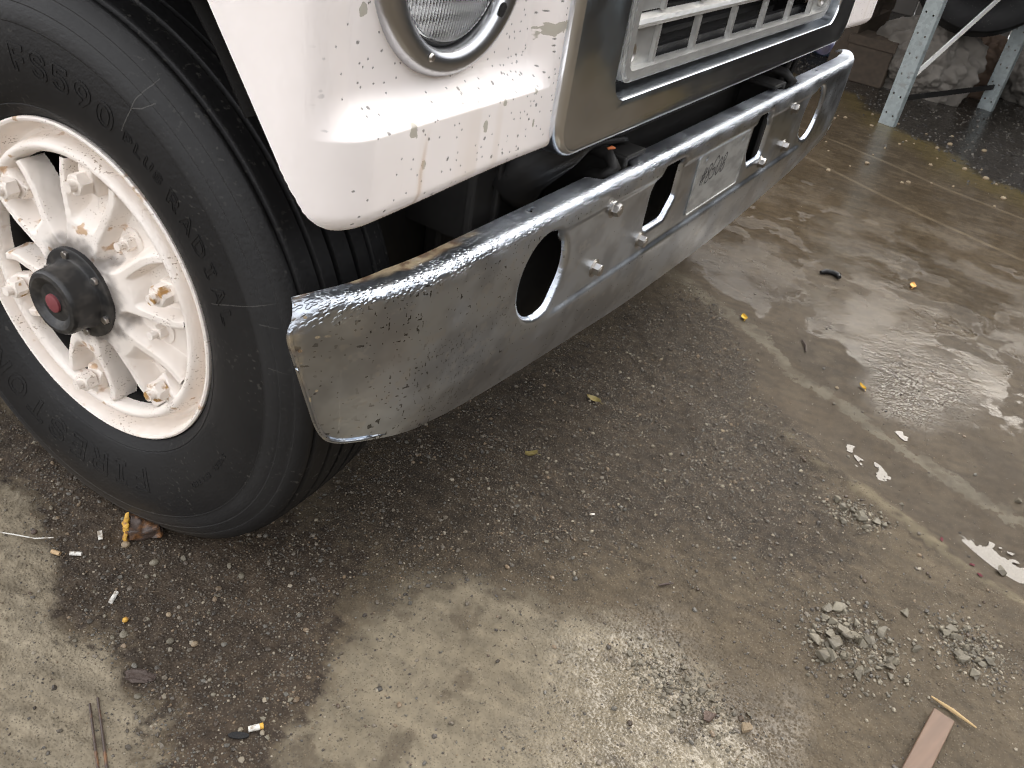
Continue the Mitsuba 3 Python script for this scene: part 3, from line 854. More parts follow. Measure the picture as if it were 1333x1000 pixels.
# ---- headlights
for sx in (-1, 1):
    HL = thing_key = key_of('headlight', TR)
    o = (sx * 1.027, 0.046, 1.166)
    ax_ = ((1, 0, 0), (0, 0, 1), (0, -1, 0))
    bez = revolve([(0.140, -0.006), (0.1395, 0.003), (0.137, 0.010), (0.131, 0.0155), (0.123, 0.0180), (0.112, 0.0175), (0.105, 0.0155), (0.1005, 0.012), (0.0990, 0.004), (0.0985, -0.03)], 120)
    bv = np.array(bez.vertices)
    sh_ = np.clip((0.137 - np.hypot(bv[:, 0], bv[:, 1])) / 0.035, 0, 1)
    bv[:, 1] -= 0.009 * sh_
    bez = M(bv, bez.faces)
    scene[HL] = mikit.ply(frame(bez, o, *ax_), 'm_bezel', smooth=40)
    oo = o
    o = (o[0], o[1], o[2] - 0.009)
    obj('retaining_ring', frame(revolve([(0.1000, -0.006), (0.0975, -0.002), (0.0945, -0.001), (0.0922, -0.006), (0.0922, -0.02)], 96), o, *ax_), 'm_chassis', HL, smooth=40)
    obj('reflector', frame(revolve([(0.0005, -0.062), (0.02, -0.060), (0.045, -0.050), (0.07, -0.032), (0.0915, -0.008)][::-1], 72), o, *ax_), 'm_reflector', HL, smooth=True)
    lp = np.linspace(0.0915, 0.0005, 24)
    lens = [(r, 0.004 + 0.012 * (1 - (r / 0.0915) ** 2)) for r in lp] + [(r, -0.001 + 0.012 * (1 - (r / 0.0915) ** 2)) for r in lp[::-1]] + [(0.0915, 0.004)]
    obj('lens', frame(revolve(lens, 72), o, *ax_), 'm_lens', HL, smooth=40)
    a = -2.05 if sx < 0 else -1.1
    obj('screw', frame(revolve([(0.0004, 0.0030), (0.0035, 0.0026), (0.0052, 0.0)], 14), (o[0] + 0.112 * math.cos(a), o[1] - 0.0185, o[2] + 0.112 * math.sin(a)), *ax_), 'm_steel', HL, smooth=30)
    a = -0.62 if sx < 0 else -2.5
    obj('adjuster_notch', frame(disc(0.0085, 0, 0.0012), (o[0] + 0.104 * math.cos(a), o[1] - 0.0160, o[2] + 0.104 * math.sin(a)), *ax_), 'm_black', HL)

# ---- what shows in the gap behind the bumper, with dark plates added to fill it
for sx in (-1, 1):
    obj('frame_rail', cat([rbox(sx * 0.46 - 0.008, sx * 0.46 + 0.008, 0.03, 3.4, 0.58, 0.80, 0.003), rbox(sx * 0.46 - 0.08 * (sx > 0), sx * 0.46 + 0.08 * (sx < 0), 0.03, 3.4, 0.792, 0.802, 0.003), rbox(sx * 0.46 - 0.08 * (sx > 0), sx * 0.46 + 0.08 * (sx < 0), 0.03, 3.4, 0.578, 0.588, 0.003)]), 'm_chassis', TR)
    obj('bumper_bracket', rbox(sx * 0.46 - 0.115, sx * 0.46 + 0.115, 0.017, 0.029, 0.565, 0.756, 0.003), 'm_chassis', TR)
    obj('tow_hook', tube([(sx * 0.50, 0.30, 0.80), (sx * 0.50, 0.12, 0.815), (sx * 0.505, 0.05, 0.812), (sx * 0.515, 0.028, 0.796), (sx * 0.515, 0.045, 0.772), (sx * 0.51, 0.08, 0.765)], 0.013, 10), 'm_chassis', TR, smooth=True)
obj('front_crossmember', rbox(-0.45, 0.45, 0.14, 0.24, 0.60, 0.78, 0.012), 'm_chassis', TR)
obj('darkening_shroud', rbox(-0.70, 0.60, 0.26, 0.30, 0.40, 0.96, 0.01), 'm_chassis', TR)  # dark sheet enlarged to keep the view through the bumper openings black
obj('splash_apron', rbox(-0.80, -0.60, 0.13, 0.15, 0.50, 0.94, 0.006), 'm_chassis', TR)
obj('added_blocking_panel', rbox(-0.89, -0.60, 0.31, 0.325, 0.28, 1.05, 0.006), 'm_chassis', TR)  # black plate added to block lit ground showing through the gap
obj('added_dark_plate', rbox(-0.985, 0.42, 0.095, 0.105, 0.47, 0.735, 0.003), 'm_chassis', TR)  # dark plate added behind the cut-outs so they read as deep shade
obj('air_hose', tube([(-0.62, 0.16, 0.74), (-0.70, 0.12, 0.80), (-0.66, 0.08, 0.86), (-0.5, 0.1, 0.88)], [0.05, 0.055, 0.055, 0.05], 16), 'm_black', TR, smooth=True)
obj('wiring_loom', tube([(-0.58, 0.09, 0.815), (-0.50, 0.065, 0.828), (-0.44, 0.06, 0.822), (-0.40, 0.07, 0.81)], 0.007, 8), 'm_black', TR, smooth=True)
k = obj('cable_end', tube([(-0.512, 0.050, 0.822), (-0.503, 0.046, 0.824), (-0.495, 0.044, 0.822)], [0.003, 0.0035, 0.002], 8), 'm_orange', TR, smooth=True)
labels[k] = {'label': 'small orange end of a cable behind the bumper'}
k = obj('air_pipe', tube([(0.85, 0.14, 0.80), (0.98, 0.115, 0.835), (1.07, 0.10, 0.83), (1.13, 0.12, 0.79)], 0.027, 14), 'm_bluepipe', TR, smooth=True)
labels[k] = {'label': 'blue pipe end behind the far end of the bumper'}
for x in (0.72, 0.80):
    obj('bracket_strut', tube([(x, 0.12, 0.70), (x + 0.02, 0.10, 0.90)], 0.008, 8), 'm_chassis', TR, smooth=True)
obj('firewall', rbox(-1.22, 1.22, 1.70, 1.73, 0.55, 1.72, 0.01), 'm_chassis', TR)
obj('engine_block', rbox(-0.36, 0.36, 0.42, 1.6, 0.55, 1.45, 0.05), 'm_chassis', TR)
for sx in (-1, 1):
    obj('wheel_liner', rbox(sx * 0.74 - 0.006, sx * 0.74 + 0.006, 0.12, 1.7, 0.66, 1.50, 0.004), 'm_chassis', TR)
    yy = [0.686 + 0.62 * math.cos(a) for a in np.linspace(2.6, 0.35, 20)]
    zz = [0.66 + 0.62 * math.sin(a) for a in np.linspace(2.6, 0.35, 20)]
    x_ = np.linspace(sx * 0.745, sx * 1.238, 6)
    P = np.array([[(x, y, z) for y, z in zip(yy, zz)] for x in x_])
    obj('inner_fender', solidify(grid(P), 0.004), 'm_chassis', TR, smooth=True)
obj('axle_beam', cat([rbox(-0.95, 0.95, 0.64, 0.74, 0.36, 0.46, 0.02)]), 'm_chassis', TR)

# the cab and the body behind, well outside the picture
obj('cab', cat([rbox(-1.15, 1.15, 1.78, 3.6, 0.95, 2.75, 0.12)]), 'm_paint', TR, smooth=40)
obj('cargo_body', rbox(-1.2, 1.2, 3.8, 8.0, 1.05, 3.3, 0.03), 'm_paint', TR, smooth=40)
# ---- front wheels
STEER = 0.0657
AX = np.array([math.cos(STEER), math.sin(STEER), 0])
E1 = np.array([-math.sin(STEER), math.cos(STEER), 0])
E2 = np.array([0, 0, 1.0])
CW = np.array([-1.14735, 0.68631, 0.5])
ROLL = math.radians(0)

PROF = np.array([(0.286, 0.020), (0.2935, 0.010), (0.2995, 0.0035), (0.303, -0.0005), (0.308, -0.004), (0.318, -0.0125), (0.3195, -0.0120), (0.322, -0.0145), (0.335, -0.0205), (0.352, -0.0268), (0.372, -0.0320), (0.392, -0.0350), (0.412, -0.0362),
                 (0.430, -0.0352), (0.4455, -0.0330), (0.4470, -0.0337), (0.4600, -0.0325), (0.4700, -0.0290), (0.4715, -0.0276), (0.4740, -0.0268), (0.4755, -0.0274), (0.4830, -0.0240), (0.4900, -0.0196), (0.4915, -0.0180), (0.4945, -0.0166), (0.4960, -0.0168), (0.5050, -0.0120), (0.5120, -0.0070), (0.5168, -0.0035), (0.5182, 0.0005)])


def tyre_profile():
    L = [tuple(q) for q in PROF]
    L += [(0.5172, 0.0035), (0.512, 0.0045), (0.512, 0.0070), (0.5190, 0.0080)]
    g = [(0.046, 0.009), (0.083, 0.010), (0.127, 0.010), (0.164, 0.009)]
    crown = lambda d: 0.527 - 0.005 * ((d - 0.105) / 0.1) ** 2
    d = 0.010
    L.append((crown(d) - 0.001, d))
    for gc, gw in g:
        for dd in np.linspace(d + 0.004, gc - gw / 2 - 0.002, 4):
            L.append((crown(dd), dd))
            if 0.2 < (dd * 1000) % 1:
                pass
        L += [(crown(gc), gc - gw / 2), (crown(gc) - 0.003, gc - gw / 2 + 0.0004), (crown(gc) - 0.013, gc - gw / 2 + 0.0018), (crown(gc) - 0.013, gc + gw / 2 - 0.0018), (crown(gc), gc + gw / 2)]
        d = gc + gw / 2
    for dd in np.linspace(d + 0.004, 0.200, 4):
        L.append((crown(dd), dd))
    L += [(0.5190, 0.202), (0.512, 0.203), (0.512, 0.2055), (0.5172, 0.2065)]
    L += [(r, 0.21 - dd) for r, dd in PROF[::-1]]
    return np.array(L)


def to_wheel(v):
    """(a, b, d) wheel coordinates -> world."""
    return CW + v[:, :1] * E1 + v[:, 1:2] * E2 + v[:, 2:3] * AX


def squash(v):
    """Flattens the tyre where it stands on the ground and bulges its sidewalls there."""
    r = np.hypot(v[:, 0], v[:, 1])
    low = np.clip((-v[:, 1] - 0.30) / 0.2, 0, 1) * np.clip((r - 0.31) / 0.10, 0, 1)
    w = v.copy()
    w[:, 2] += (v[:, 2] - 0.105) / 0.14 * 0.016 * low ** 2 * np.clip(1 - (r - 0.40) / 0.16, 0.2, 1)
    zz = w[:, 1] + CW[2]
    k = 0.02
    w[:, 1] = np.where(zz < 0.06, 0.004 + k * np.log1p(np.exp(np.clip((zz - 0.004) / k, -50, 50))) - 0.012 * np.exp(-np.abs(zz) / 0.02), zz) - CW[2]
    w[:, 1] = np.maximum(w[:, 1], -CW[2] + 0.001)
    return w


def polar(prof, n):
    a = np.arange(n) * 2 * PI / n
    P = np.stack([np.cos(a)[:, None] * prof[None, :, 0], np.sin(a)[:, None] * prof[None, :, 0], np.broadcast_to(prof[None, :, 1], (n, len(prof)))], -1)
    return grid(P, wrap=True)


def outward(m, test):
    """Flips the faces if the face nearest the test direction points away from it."""
    k = np.argmax(m.triangles_center @ np.asarray(test, float))
    return m if m.face_normals[k] @ np.asarray(test, float) > 0 else M(m.vertices, m.faces[:, ::-1])


WH = numbered(TR + '__wheel')
labels[WH] = {'label': 'front wheel with white cast spokes and black tyre'}
tm = polar(tyre_profile(), 300)
tyre_local = squash(np.array(tm.vertices))
TY_ = outward(M(to_wheel(tyre_local), tm.faces), -AX)
TYK = numbered(WH + '__tyre')
scene[TYK] = mikit.ply(TY_, 'm_rubber', smooth=30)
# raised lettering on the sidewall
from scipy.interpolate import PchipInterpolator
pk = np.argsort(PROF[:, 0])
prof_d = lambda r: np.interp(r, PROF[pk, 0], PROF[pk, 1])


def side_text(s, a0, r0, h, name, outline_w, pitch, slant=0.0):
    out = []
    for j, ch in enumerate(s):
        if ch == ' ':
            continue
        g = text_poly(ch, h)
        if outline_w:
            g = g.buffer(outline_w * 0.35).difference(g.buffer(-outline_w * 0.35))
        b = g.bounds
        g = affinity.translate(g, -(b[0] + b[2]) / 2, 0)
        g = affinity.scale(g, min(1.25, math.radians(pitch) * (r0 + h / 2) * 0.80 / (b[2] - b[0])), 1, origin=(0, 0))
        g = affinity.translate(affinity.skew(g, xs=slant, origin=(0, 0)), math.radians(pitch) * (r0 + h / 2) * (j + 0.5), 0)
        out.append(g)
    ms = []
    for g in out:
        for q in getattr(g, 'geoms', [g]):
            if q.area < 1e-7:
                continue
            m = prism(q.simplify(0.0003), 0, 0.0015)
            m = trimesh.Trimesh(*trimesh.remesh.subdivide_to_size(m.vertices, m.faces, 0.008), process=False)
            ms.append(m)
    m = cat(ms)
    v = np.array(m.vertices)
    r = r0 + v[:, 1]
    ang = math.radians(a0) + v[:, 0] / (r0 + h / 2)
    d = prof_d(r) - v[:, 2] + 0.0004
    w = squash(np.stack([r * np.cos(ang), r * np.sin(ang), d], -1))
    mm = M(to_wheel(w), m.faces)
    k = numbered(WH + '__' + name)
    scene[k] = mikit.ply(mm, 'm_rubber')


# wheel coordinates run with the angle: 0 rearwards, 90 up, 180 forwards, seen from outside clockwise
side_text('FS590', 84.6, 0.379, 0.037, 'raised_lettering', 0.0046, 6.6)
side_text('PLUS', 119.6, 0.390, 0.018, 'raised_lettering', 0.0024, 3.2)
side_text('RADIAL', 134.0, 0.386, 0.025, 'raised_lettering', 0.0026, 5.25, -14)
side_text('FIRESTONE', 246, 0.350, 0.044, 'raised_lettering', 0.0036, 9.4)
side_text('STEEL BELTED', 204, 0.384, 0.009, 'raised_lettering', 0.0, 1.9)

# steel rim with its rolled lip, gutter and inner ring
RIM = np.array([(0.2905, 0.016), (0.2955, 0.009), (0.2980, 0.003), (0.2975, -0.0015), (0.2945, -0.0035), (0.2905, -0.0020), (0.2880, 0.003), (0.2862, 0.012), (0.2835, 0.026), (0.2790, 0.038), (0.2730, 0.043), (0.2670, 0.042), (0.2630, 0.036), (0.2612, 0.026), (0.2600, 0.014), (0.2572, 0.0060), (0.2530, 0.0020), (0.2485, 0.0010), (0.2440, 0.0030), (0.2400, 0.0085), (0.2380, 0.016), (0.2372, 0.030), (0.2372, 0.075), (0.25, 0.12), (0.26, 0.19)])
rm = polar(RIM[:22], 240)
scene[numbered(WH + '__rim')] = mikit.ply(outward(M(to_wheel(np.array(rm.vertices)), rm.faces), -AX), 'm_wheel', smooth=40)
br = polar(np.array([(0.2372, 0.030), (0.2380, 0.075), (0.250, 0.12), (0.262, 0.20)]), 240)
scene[numbered(WH + '__shaded_rim_barrel')] = mikit.ply(M(to_wheel(np.array(br.vertices)), br.faces), 'm_chassis', smooth=40)  # dark chassis colour stands in for the shade inside the rim

# cast spoke hub: six troughs with the clamp studs in them, two closed webs, open gaps between the others
SPOKES = [100, 160, 220, 280, 340, 40]
CLOSED = [130, 190]


def spider():
    rs = np.concatenate([np.linspace(0.060, 0.236, 112)])
    th = np.radians(np.arange(0, 360, 0.5))
    RR, TH = np.meshgrid(rs, th, indexing='ij')
    S = lambda a, b, q: np.clip((q - a) / (b - a), 0, 1) ** 2 * (3 - 2 * np.clip((q - a) / (b - a), 0, 1))
    D = np.full(RR.shape, 0.13)
    # webs
    for mid in (10, 70, 130, 190, 250, 310):
        dphi = (TH - math.radians(mid) + PI) % (2 * PI) - PI
        inside = np.abs(dphi) <= PI / 6 + 1e-6
        if mid in CLOSED:
            fl = 0.030 + 0.012 * S(0.16, 0.235, RR) + 0.06 * S(0.228, 0.2335, RR)
        else:
            fl = 0.030 + 0.10 * S(0.105, 0.150, RR)
        D = np.where(inside, fl, D)
    top = -0.004 + 0.012 * S(0.09, 0.24, RR)
    for a in SPOKES:
        dphi = (TH - math.radians(a) + PI) % (2 * PI) - PI
        s = np.abs(RR * np.sin(dphi))
        s = np.where(np.abs(dphi) < PI / 2, s, 9)
        W = 0.037 + 0.029 * S(0.10, 0.22, RR)
        w = W - 0.015
        trough = 0.040 * S(0.128, 0.165, RR) * S(0, 1, np.clip((w - s) / 0.010, 0, 1))
        body = top + trough + 0.004 * np.clip((s - (W - 0.006)) / 0.006, 0, 1) ** 2
        m = S(0, 1, np.clip((W + 0.010 - s) / 0.012, 0, 1))
        D = np.minimum(D, D * (1 - m) + body * m)
    hubm = S(0.110, 0.085, RR)
    D = D * (1 - hubm) + (-0.006) * hubm
    q = np.stack([RR * np.cos(TH), RR * np.sin(TH), 0 * RR], -1)
    D = np.minimum(D, 0.052)
    cl_ = (D >= 0.0519)
    D = D + 0.004 * (meshkit.fbm(q * 30, 3, 4) - 0.5)
    P = np.stack([RR * np.cos(TH), RR * np.sin(TH), D], -1)
    P = np.transpose(P, (1, 0, 2))
    n, m = P.shape[:2]
    i, j = np.meshgrid(np.arange(n), np.arange(m - 1), indexing='ij')
    i2 = (i + 1) % n
    qd = np.stack([i * m + j, i2 * m + j, i2 * m + j + 1, i * m + j + 1], -1).reshape(-1, 4)
    gone = np.transpose(cl_).reshape(-1)[qd].all(1)
    qd = qd[~gone]
    f = np.vstack([qd[:, [0, 1, 2]], qd[:, [0, 2, 3]]])
    mm = M(P.reshape(-1, 3), f)
    mm.remove_unreferenced_vertices()
    mm = M(to_wheel(np.array(mm.vertices)), mm.faces)
    return M(mm.vertices, mm.faces[:, ::-1]) if (mm.face_normals @ AX).mean() > 0 else mm


scene[numbered(WH + '__spoke_hub')] = mikit.ply(spider(), 'm_wheel', smooth=50)


def radial(m, ang, r, d):
    """Local (x radial, y tangential, z outboard) -> world at polar (r, ang), base depth d."""
    a = math.radians(ang)
    er = math.cos(a) * E1 + math.sin(a) * E2
    et = -math.sin(a) * E1 + math.cos(a) * E2
    return frame(m, CW + er * r + AX * d, er, et, -AX)


def jitter(m, amp, s):
    v = np.array(m.vertices)
    return M(v + amp * (np.stack([meshkit.noise(v * 90 + 7 * k, s + k) for k in range(3)], -1) - 0.5), m.faces)


for a in SPOKES:
    cl = hull(np.vstack([rbox(-0.026, 0.024, -0.020, 0.020, -0.025, 0.000, 0.005).vertices, rbox(0.008, 0.026, -0.017, 0.017, -0.006, 0.008, 0.004).vertices]))
    scene[numbered(WH + '__clamp')] = mikit.ply(radial(cl, a, 0.218, 0.014), 'm_wheel', smooth=30)
    m = cat([hexnut(0.0195, 0.022), frame(disc(0.0095, 0.02, 0.034, 14), (0, 0, 0), (1, 0, 0), (0, 1, 0), (0, 0, 1))])
    m.apply_transform(trimesh.transformations.rotation_matrix(rng.uniform(0, 1), [0, 0, 1]))
    scene[numbered(WH + '__clamp_nut')] = mikit.ply(radial(m, a, 0.214, 0.008), 'm_rusty' if a in (160, 220, 340) else 'm_wheel', smooth=30)
for a in CLOSED:
    m = cat([disc(0.026, -0.008, 0.001, 24), hexnut(0.0135, 0.016), disc(0.0075, 0.014, 0.030, 14)])
    scene[numbered(WH + '__web_bolt')] = mikit.ply(radial(m, a, 0.158, 0.030), 'm_wheel', smooth=30)
scene[numbered(WH + '__brake_drum')] = mikit.ply(radial(disc(0.232, -0.09, 0.0, 64), 0, 0.0, 0.115), 'm_chassis', smooth=30)
# oil cap of the hub
cap = revolve([(0.0005, 0.052), (0.017, 0.052), (0.0175, 0.0505), (0.034, 0.0505), (0.0375, 0.0535), (0.043, 0.0565), (0.048, 0.059), (0.055, 0.0575), (0.0585, 0.053), (0.0592, 0.047), (0.0602, 0.018), (0.063, 0.010), (0.068, 0.0075), (0.0785, 0.0070), (0.0825, 0.0050), (0.083, -0.006)], 96)
scene[numbered(WH + '__hub_cap')] = mikit.ply(outward(radial(cap, 0, 0, -0.008), -AX), 'm_hubcap', smooth=35)
k = numbered(WH + '__cap_plug')
scene[k] = mikit.ply(outward(radial(revolve([(0.0005, 0.0585), (0.012, 0.058), (0.0165, 0.0560), (0.0172, 0.050)], 48), 0, 0, -0.008), -AX), 'm_redplug', smooth=30)
labels[k] = {'label': 'faded red plug in the middle of the black hub cap'}
for j in range(6):
    scene[numbered(WH + '__cap_bolt')] = mikit.ply(radial(hexnut(0.0075, 0.006), 20 + 60 * j, 0.0720, -0.015), 'm_steel', smooth=30)
# the wheel on the far side: tyre and rim as mirror copies
W2 = numbered(TR + '__wheel')
mirror = T().scale([-1, 1, 1])
for src, nm in ((TYK, 'tyre'), (WH + '__rim', 'rim'), (WH + '__spoke_hub', 'spoke_hub')):
    v, f, *_ = meshkit.WRITTEN[scene[src]['filename']]
    scene[W2 + '__' + nm] = mikit.ply(M(v * [-1, 1, 1], f[:, ::-1]), scene[src]['bsdf']['id'], smooth=35)

# ================================================================== storage rack and what stands in it
RK = thing('storage_rack', 'galvanized steel storage rack with punched uprights and a white diagonal brace', 'rack')
L1, L2 = np.array([3.772, 0.215, 0]), np.array([4.985, -0.195, 0])
DU = (L2 - L1) / np.linalg.norm(L2 - L1)
DV = np.array([-DU[1], DU[0], 0])       # across the face, to the left


def upright(base, h, flip=1):
    w = 0.092
    face = Polygon([(-w / 2, 0.0), (w / 2, 0.0), (w / 2, h), (-w / 2, h)])
    holes = [Point(x, 0.06 + 0.115 * k + (0.01 if x > 0 else 0)).buffer(0.0062, quad_segs=3) for k in range(int(h / 0.115)) for x in (-0.024, 0.024)]
    face = face.difference(unary_union(holes))
    fx = np.array([0.24, 0.97, 0]) / np.hypot(0.24, 0.97)
    fn = np.array([-fx[1], fx[0], 0])
    m1 = frame(prism(face, 0, 0.003), base, fx, (0, 0, 1), fn)
    fl = Polygon([(0, 0), (0.045, 0), (0.045, h), (0, h)])
    m2 = frame(prism(fl, 0, 0.003), base - fx * (w / 2), -fn, (0, 0, 1), -fx)
    m3 = frame(prism(fl, 0, 0.003), base + fx * (w / 2 + 0.003), -fn, (0, 0, 1), -fx)
    return cat([m1, m2, m3])


for b in (L1, L2, L1 + np.array([-0.62, 2.6, 0]), L2 + np.array([-0.62, 2.6, 0]), L1 + np.array([0.62, -2.6, 0]), L2 + np.array([0.62, -2.6, 0])):
    obj('upright', upright(b, 2.1), 'm_galv', RK)


def bar(a, b, w, t, up):
    a, b = np.asarray(a, float), np.asarray(b, float)
    d = (b - a) / np.linalg.norm(b - a)
    n = np.cross(d, up)
    n /= np.linalg.norm(n)
    u = np.cross(n, d)
    return hull([p + s * u * w / 2 + q * n * t / 2 for p in (a, b) for s in (-1, 1) for q in (-1, 1)])


k = obj('diagonal_brace', bar(L1 + DU * 0.03 + [0, 0, 0.24], L2 + [0, 0, 1.05], 0.042, 0.004, (0, 0, 1)), 'm_white', RK)
labels[k] = {'label': 'white diagonal flat brace'}
k = obj('horizontal_brace', bar(L1 + DU * 0.03 + [0, 0, 0.155], L2 + [0, 0, 0.155], 0.034, 0.004, (0, 0, 1)), 'm_chassis', RK)
labels[k] = {'label': 'dark horizontal brace low between the uprights'}
dy = np.array([-0.62, 2.6, 0]) / np.hypot(0.62, 2.6)
for s0 in (-1, 0):
    o = L1 + np.array([-0.62, 2.6, 0]) * s0
    for w in range(9):
        q = o + DU * (0.06 + 0.14 * w)
        obj('shelf_board', hull([q + DU * u + dy * v + np.array([0, 0, z]) for u in (0, 0.132) for v in (0.02, 2.63) for z in (1.30, 1.335)]), 'm_wood', RK)

# tyre lying against the rack's back, sacks, pallet, drum
t2 = polar(np.array([(0.25, 0.02), (0.27, 0.0), (0.33, -0.02), (0.40, -0.018), (0.445, 0.0), (0.455, 0.02), (0.455, 0.17), (0.445, 0.19), (0.40, 0.208), (0.33, 0.21), (0.27, 0.19), (0.25, 0.17), (0.25, 0.02)]), 72)
nrm = np.array([-0.93, -0.2, 0.30])
nrm /= np.linalg.norm(nrm)
u_ = np.cross([0, 0, 1.0], nrm)
u_ /= np.linalg.norm(u_)
k = obj('old_tyre', outward(frame(t2, (4.72, 0.10, 0.93), u_, np.cross(nrm, u_), -nrm), nrm), 'm_rubber', None, smooth=40)
tag(k, 'old black tyre hanging behind the white brace of the rack', 'tyre')


def blob(center, size, seed, amp=0.25, freq=2.2, sub=4, rot=0):
    m = trimesh.creation.icosphere(subdivisions=sub)
    v = np.array(m.vertices)
    n = meshkit.fbm(v * [freq * 2.4, freq * 0.8, freq * 0.9] + seed * 3.1, 4, seed) - 0.5
    n2 = np.abs(meshkit.fbm(v * [freq * 1.2, freq * 3.4, freq * 1.5] + seed, 3, seed + 5) - 0.5)
    v = v * (1 + amp * 2 * n - amp * 0.9 * n2)[:, None] * np.asarray(size)
    v[:, 2] = np.maximum(v[:, 2], -size[2] * 0.8)
    c, s = math.cos(rot), math.sin(rot)
    v = v @ np.array([[c, s, 0], [-s, c, 0], [0, 0, 1]])
    return M(v + np.asarray(center), m.faces)


k = obj('sack', blob((4.95, 0.30, 0.20), (0.30, 0.36, 0.30), 3, 0.42, 1.6, 5, -0.3), 'm_sack', None, smooth=True)
tag(k, 'pale grey crumpled sack under the rack, between its two uprights', 'sack')
k = obj('sack', blob((5.45, 0.12, 0.17), (0.34, 0.34, 0.26), 8, 0.35, 1.8, 5), 'm_sackbrown', None, smooth=True)
tag(k, 'brown sack lying behind the pale grey sack', 'sack')
k = obj('sack', blob((5.75, -0.45, 0.16), (0.40, 0.36, 0.26), 13, 0.35, 1.8, 5), 'm_sack', None, smooth=True)
tag(k, 'grey sack to the right of the rear upright, cut by the picture edge', 'sack')
PA = thing('pallet', 'dark wooden pallet standing in the shade left of the rack', 'pallet')
po = np.array([5.2, 0.75, 0.0])
for j in range(5):
    obj('board', rbox(po[0] - 0.5, po[0] + 0.5, po[1] + 0.20 * j, po[1] + 0.20 * j + 0.11, 0.48, 0.505, 0.003, 1), 'm_wood', PA)
for j in range(3):
    obj('bearer', rbox(po[0] - 0.5 + 0.45 * j, po[0] - 0.40 + 0.45 * j, po[1], po[1] + 0.9, 0.38, 0.478, 0.003, 1), 'm_wood', PA)
for j in range(2):
    obj('base_block', rbox(po[0] - 0.48, po[0] + 0.45, po[1] + 0.75 * j, po[1] + 0.75 * j + 0.14, 0.0, 0.38, 0.004, 1), 'm_wood', PA)
dp = revolve([(0.0005, 0.0), (0.285, 0.0), (0.29, 0.012), (0.284, 0.02), (0.284, 0.16), (0.294, 0.175), (0.284, 0.19), (0.284, 0.33), (0.29, 0.34), (0.285, 0.35), (0.27, 0.342), (0.0005, 0.342)], 48)
dp.apply_translation([5.6, 1.05, 0.001])
k = obj('drum', dp, 'm_drum', None, smooth=35)
tag(k, 'low dark blue drum under the pallet in the shade', 'drum')
k = obj('wooden_crate', cat([rbox(4.70, 5.02, 0.47, 0.78, 0.0, 0.30, 0.006), rbox(4.69, 4.70, 0.46, 0.79, 0.24, 0.30, 0.002, 1)]), 'm_wood', None)
tag(k, 'small wooden crate just left of the front upright of the rack', 'crate')
# the yard wall behind
WA = thing('yard_wall', 'dark boarded wall at the back of the yard', 'wall')
for j in range(40):
    y = -6 + 0.32 * j
    obj('board', rbox(8.6 + 0.01 * (j % 3), 8.66 + 0.01 * (j % 3), y + 0.006, y + 0.314, 0, 3.1, 0.006, 1), 'm_wall', WA)

WL = thing('added_sky_blocking_wall', 'unseen grey wall added behind the camera to block the low sky', 'wall')  # added out of view to cut low sky light reaching under the truck
obj('face', rbox(-16, 9, -6.3, -6.0, 0, 3.7, 0.01), 'm_wall', WL)
for j in range(5):
    obj('pilaster', rbox(-14 + 5 * j, -13.5 + 5 * j, -5.98, -5.85, 0, 3.6, 0.02), 'm_wall', WL)
LT = thing('added_shade_roof', 'unseen low roof added to shade the back of the yard', 'roof')  # added out of view to darken the area behind the rack
for j in range(14):
    y = -6 + 0.95 * j
    obj('sheet', hull([[x, yy, z + dz] for x, z in ((5.15, 2.12), (8.75, 2.75)) for yy in (y, y + 0.94) for dz in (0, 0.03)]), 'm_chassis', LT)
# ================================================================== loose things on the ground
def zg(x, y):
    return float(ground_h(np.array([x]), np.array([y]))[0])


def leaf(x, y, L, W, rot, mname, label, curl=0.006):
    n, m = 13, 7
    t = np.linspace(0, 1, n)
    P = np.zeros((n, m, 3))
    for i, ti in enumerate(t):
        w = W * math.sin(PI * min(1, ti * 0.97 + 0.015)) ** 0.75 * (1.05 - 0.35 * ti)
        for j, s in enumerate(np.linspace(-1, 1, m)):
            P[i, j] = ((ti - 0.5) * L, s * w / 2, 0.003 + curl * (s * s * 0.8 + (ti - 0.4) ** 2 * 2))
    c, s = math.cos(rot), math.sin(rot)
    R_ = np.array([[c, s, 0], [-s, c, 0], [0, 0, 1]])
    P = P @ R_ + np.array([x, y, zg(x, y)])
    stem = tube(np.array([(-L * 0.5, 0, 0.005), (-L * 0.62, 0.002, 0.004), (-L * 0.75, 0.006, 0.003)]) @ R_ + np.array([x, y, zg(x, y)]), 0.0007, 6)
    k = obj('fallen_leaf', cat([solidify(grid(P), 0.0006), stem]), mname, None, smooth=30)
    tag(k, label, 'leaf')


leaf(0.687, -0.022, 0.030, 0.024, 0.6, 'm_leafyellow', 'bright yellow fallen leaf at the start of the pale silt line')
leaf(1.472, -0.423, 0.042, 0.026, 0.2, 'm_leaforange', 'small orange fallen leaf on the wet slab, farthest from the bumper')
leaf(0.567, -0.456, 0.026, 0.014, 1.0, 'm_leafyellow', 'small yellow-brown leaf in the wet just beyond the pale silt line')
leaf(-0.099, 0.123, 0.040, 0.026, 1.7, 'm_leafbrown', 'olive brown fallen leaf on the damp grit in front of the bumper')
leaf(-0.424, 0.120, 0.034, 0.012, 2.6, 'm_leafbrown', 'narrow dry leaf on the dark grit under the near end of the bumper', 0.012)


def lump(x, y, pts, rad, mname, name, label, cat_):
    p = np.array(pts, float)
    p = p + np.array([x, y, zg(x, y)])
    k = obj(name, jitter(tube(p, rad, 9), 0.003, 5), mname, None, smooth=50)
    tag(k, label, cat_)


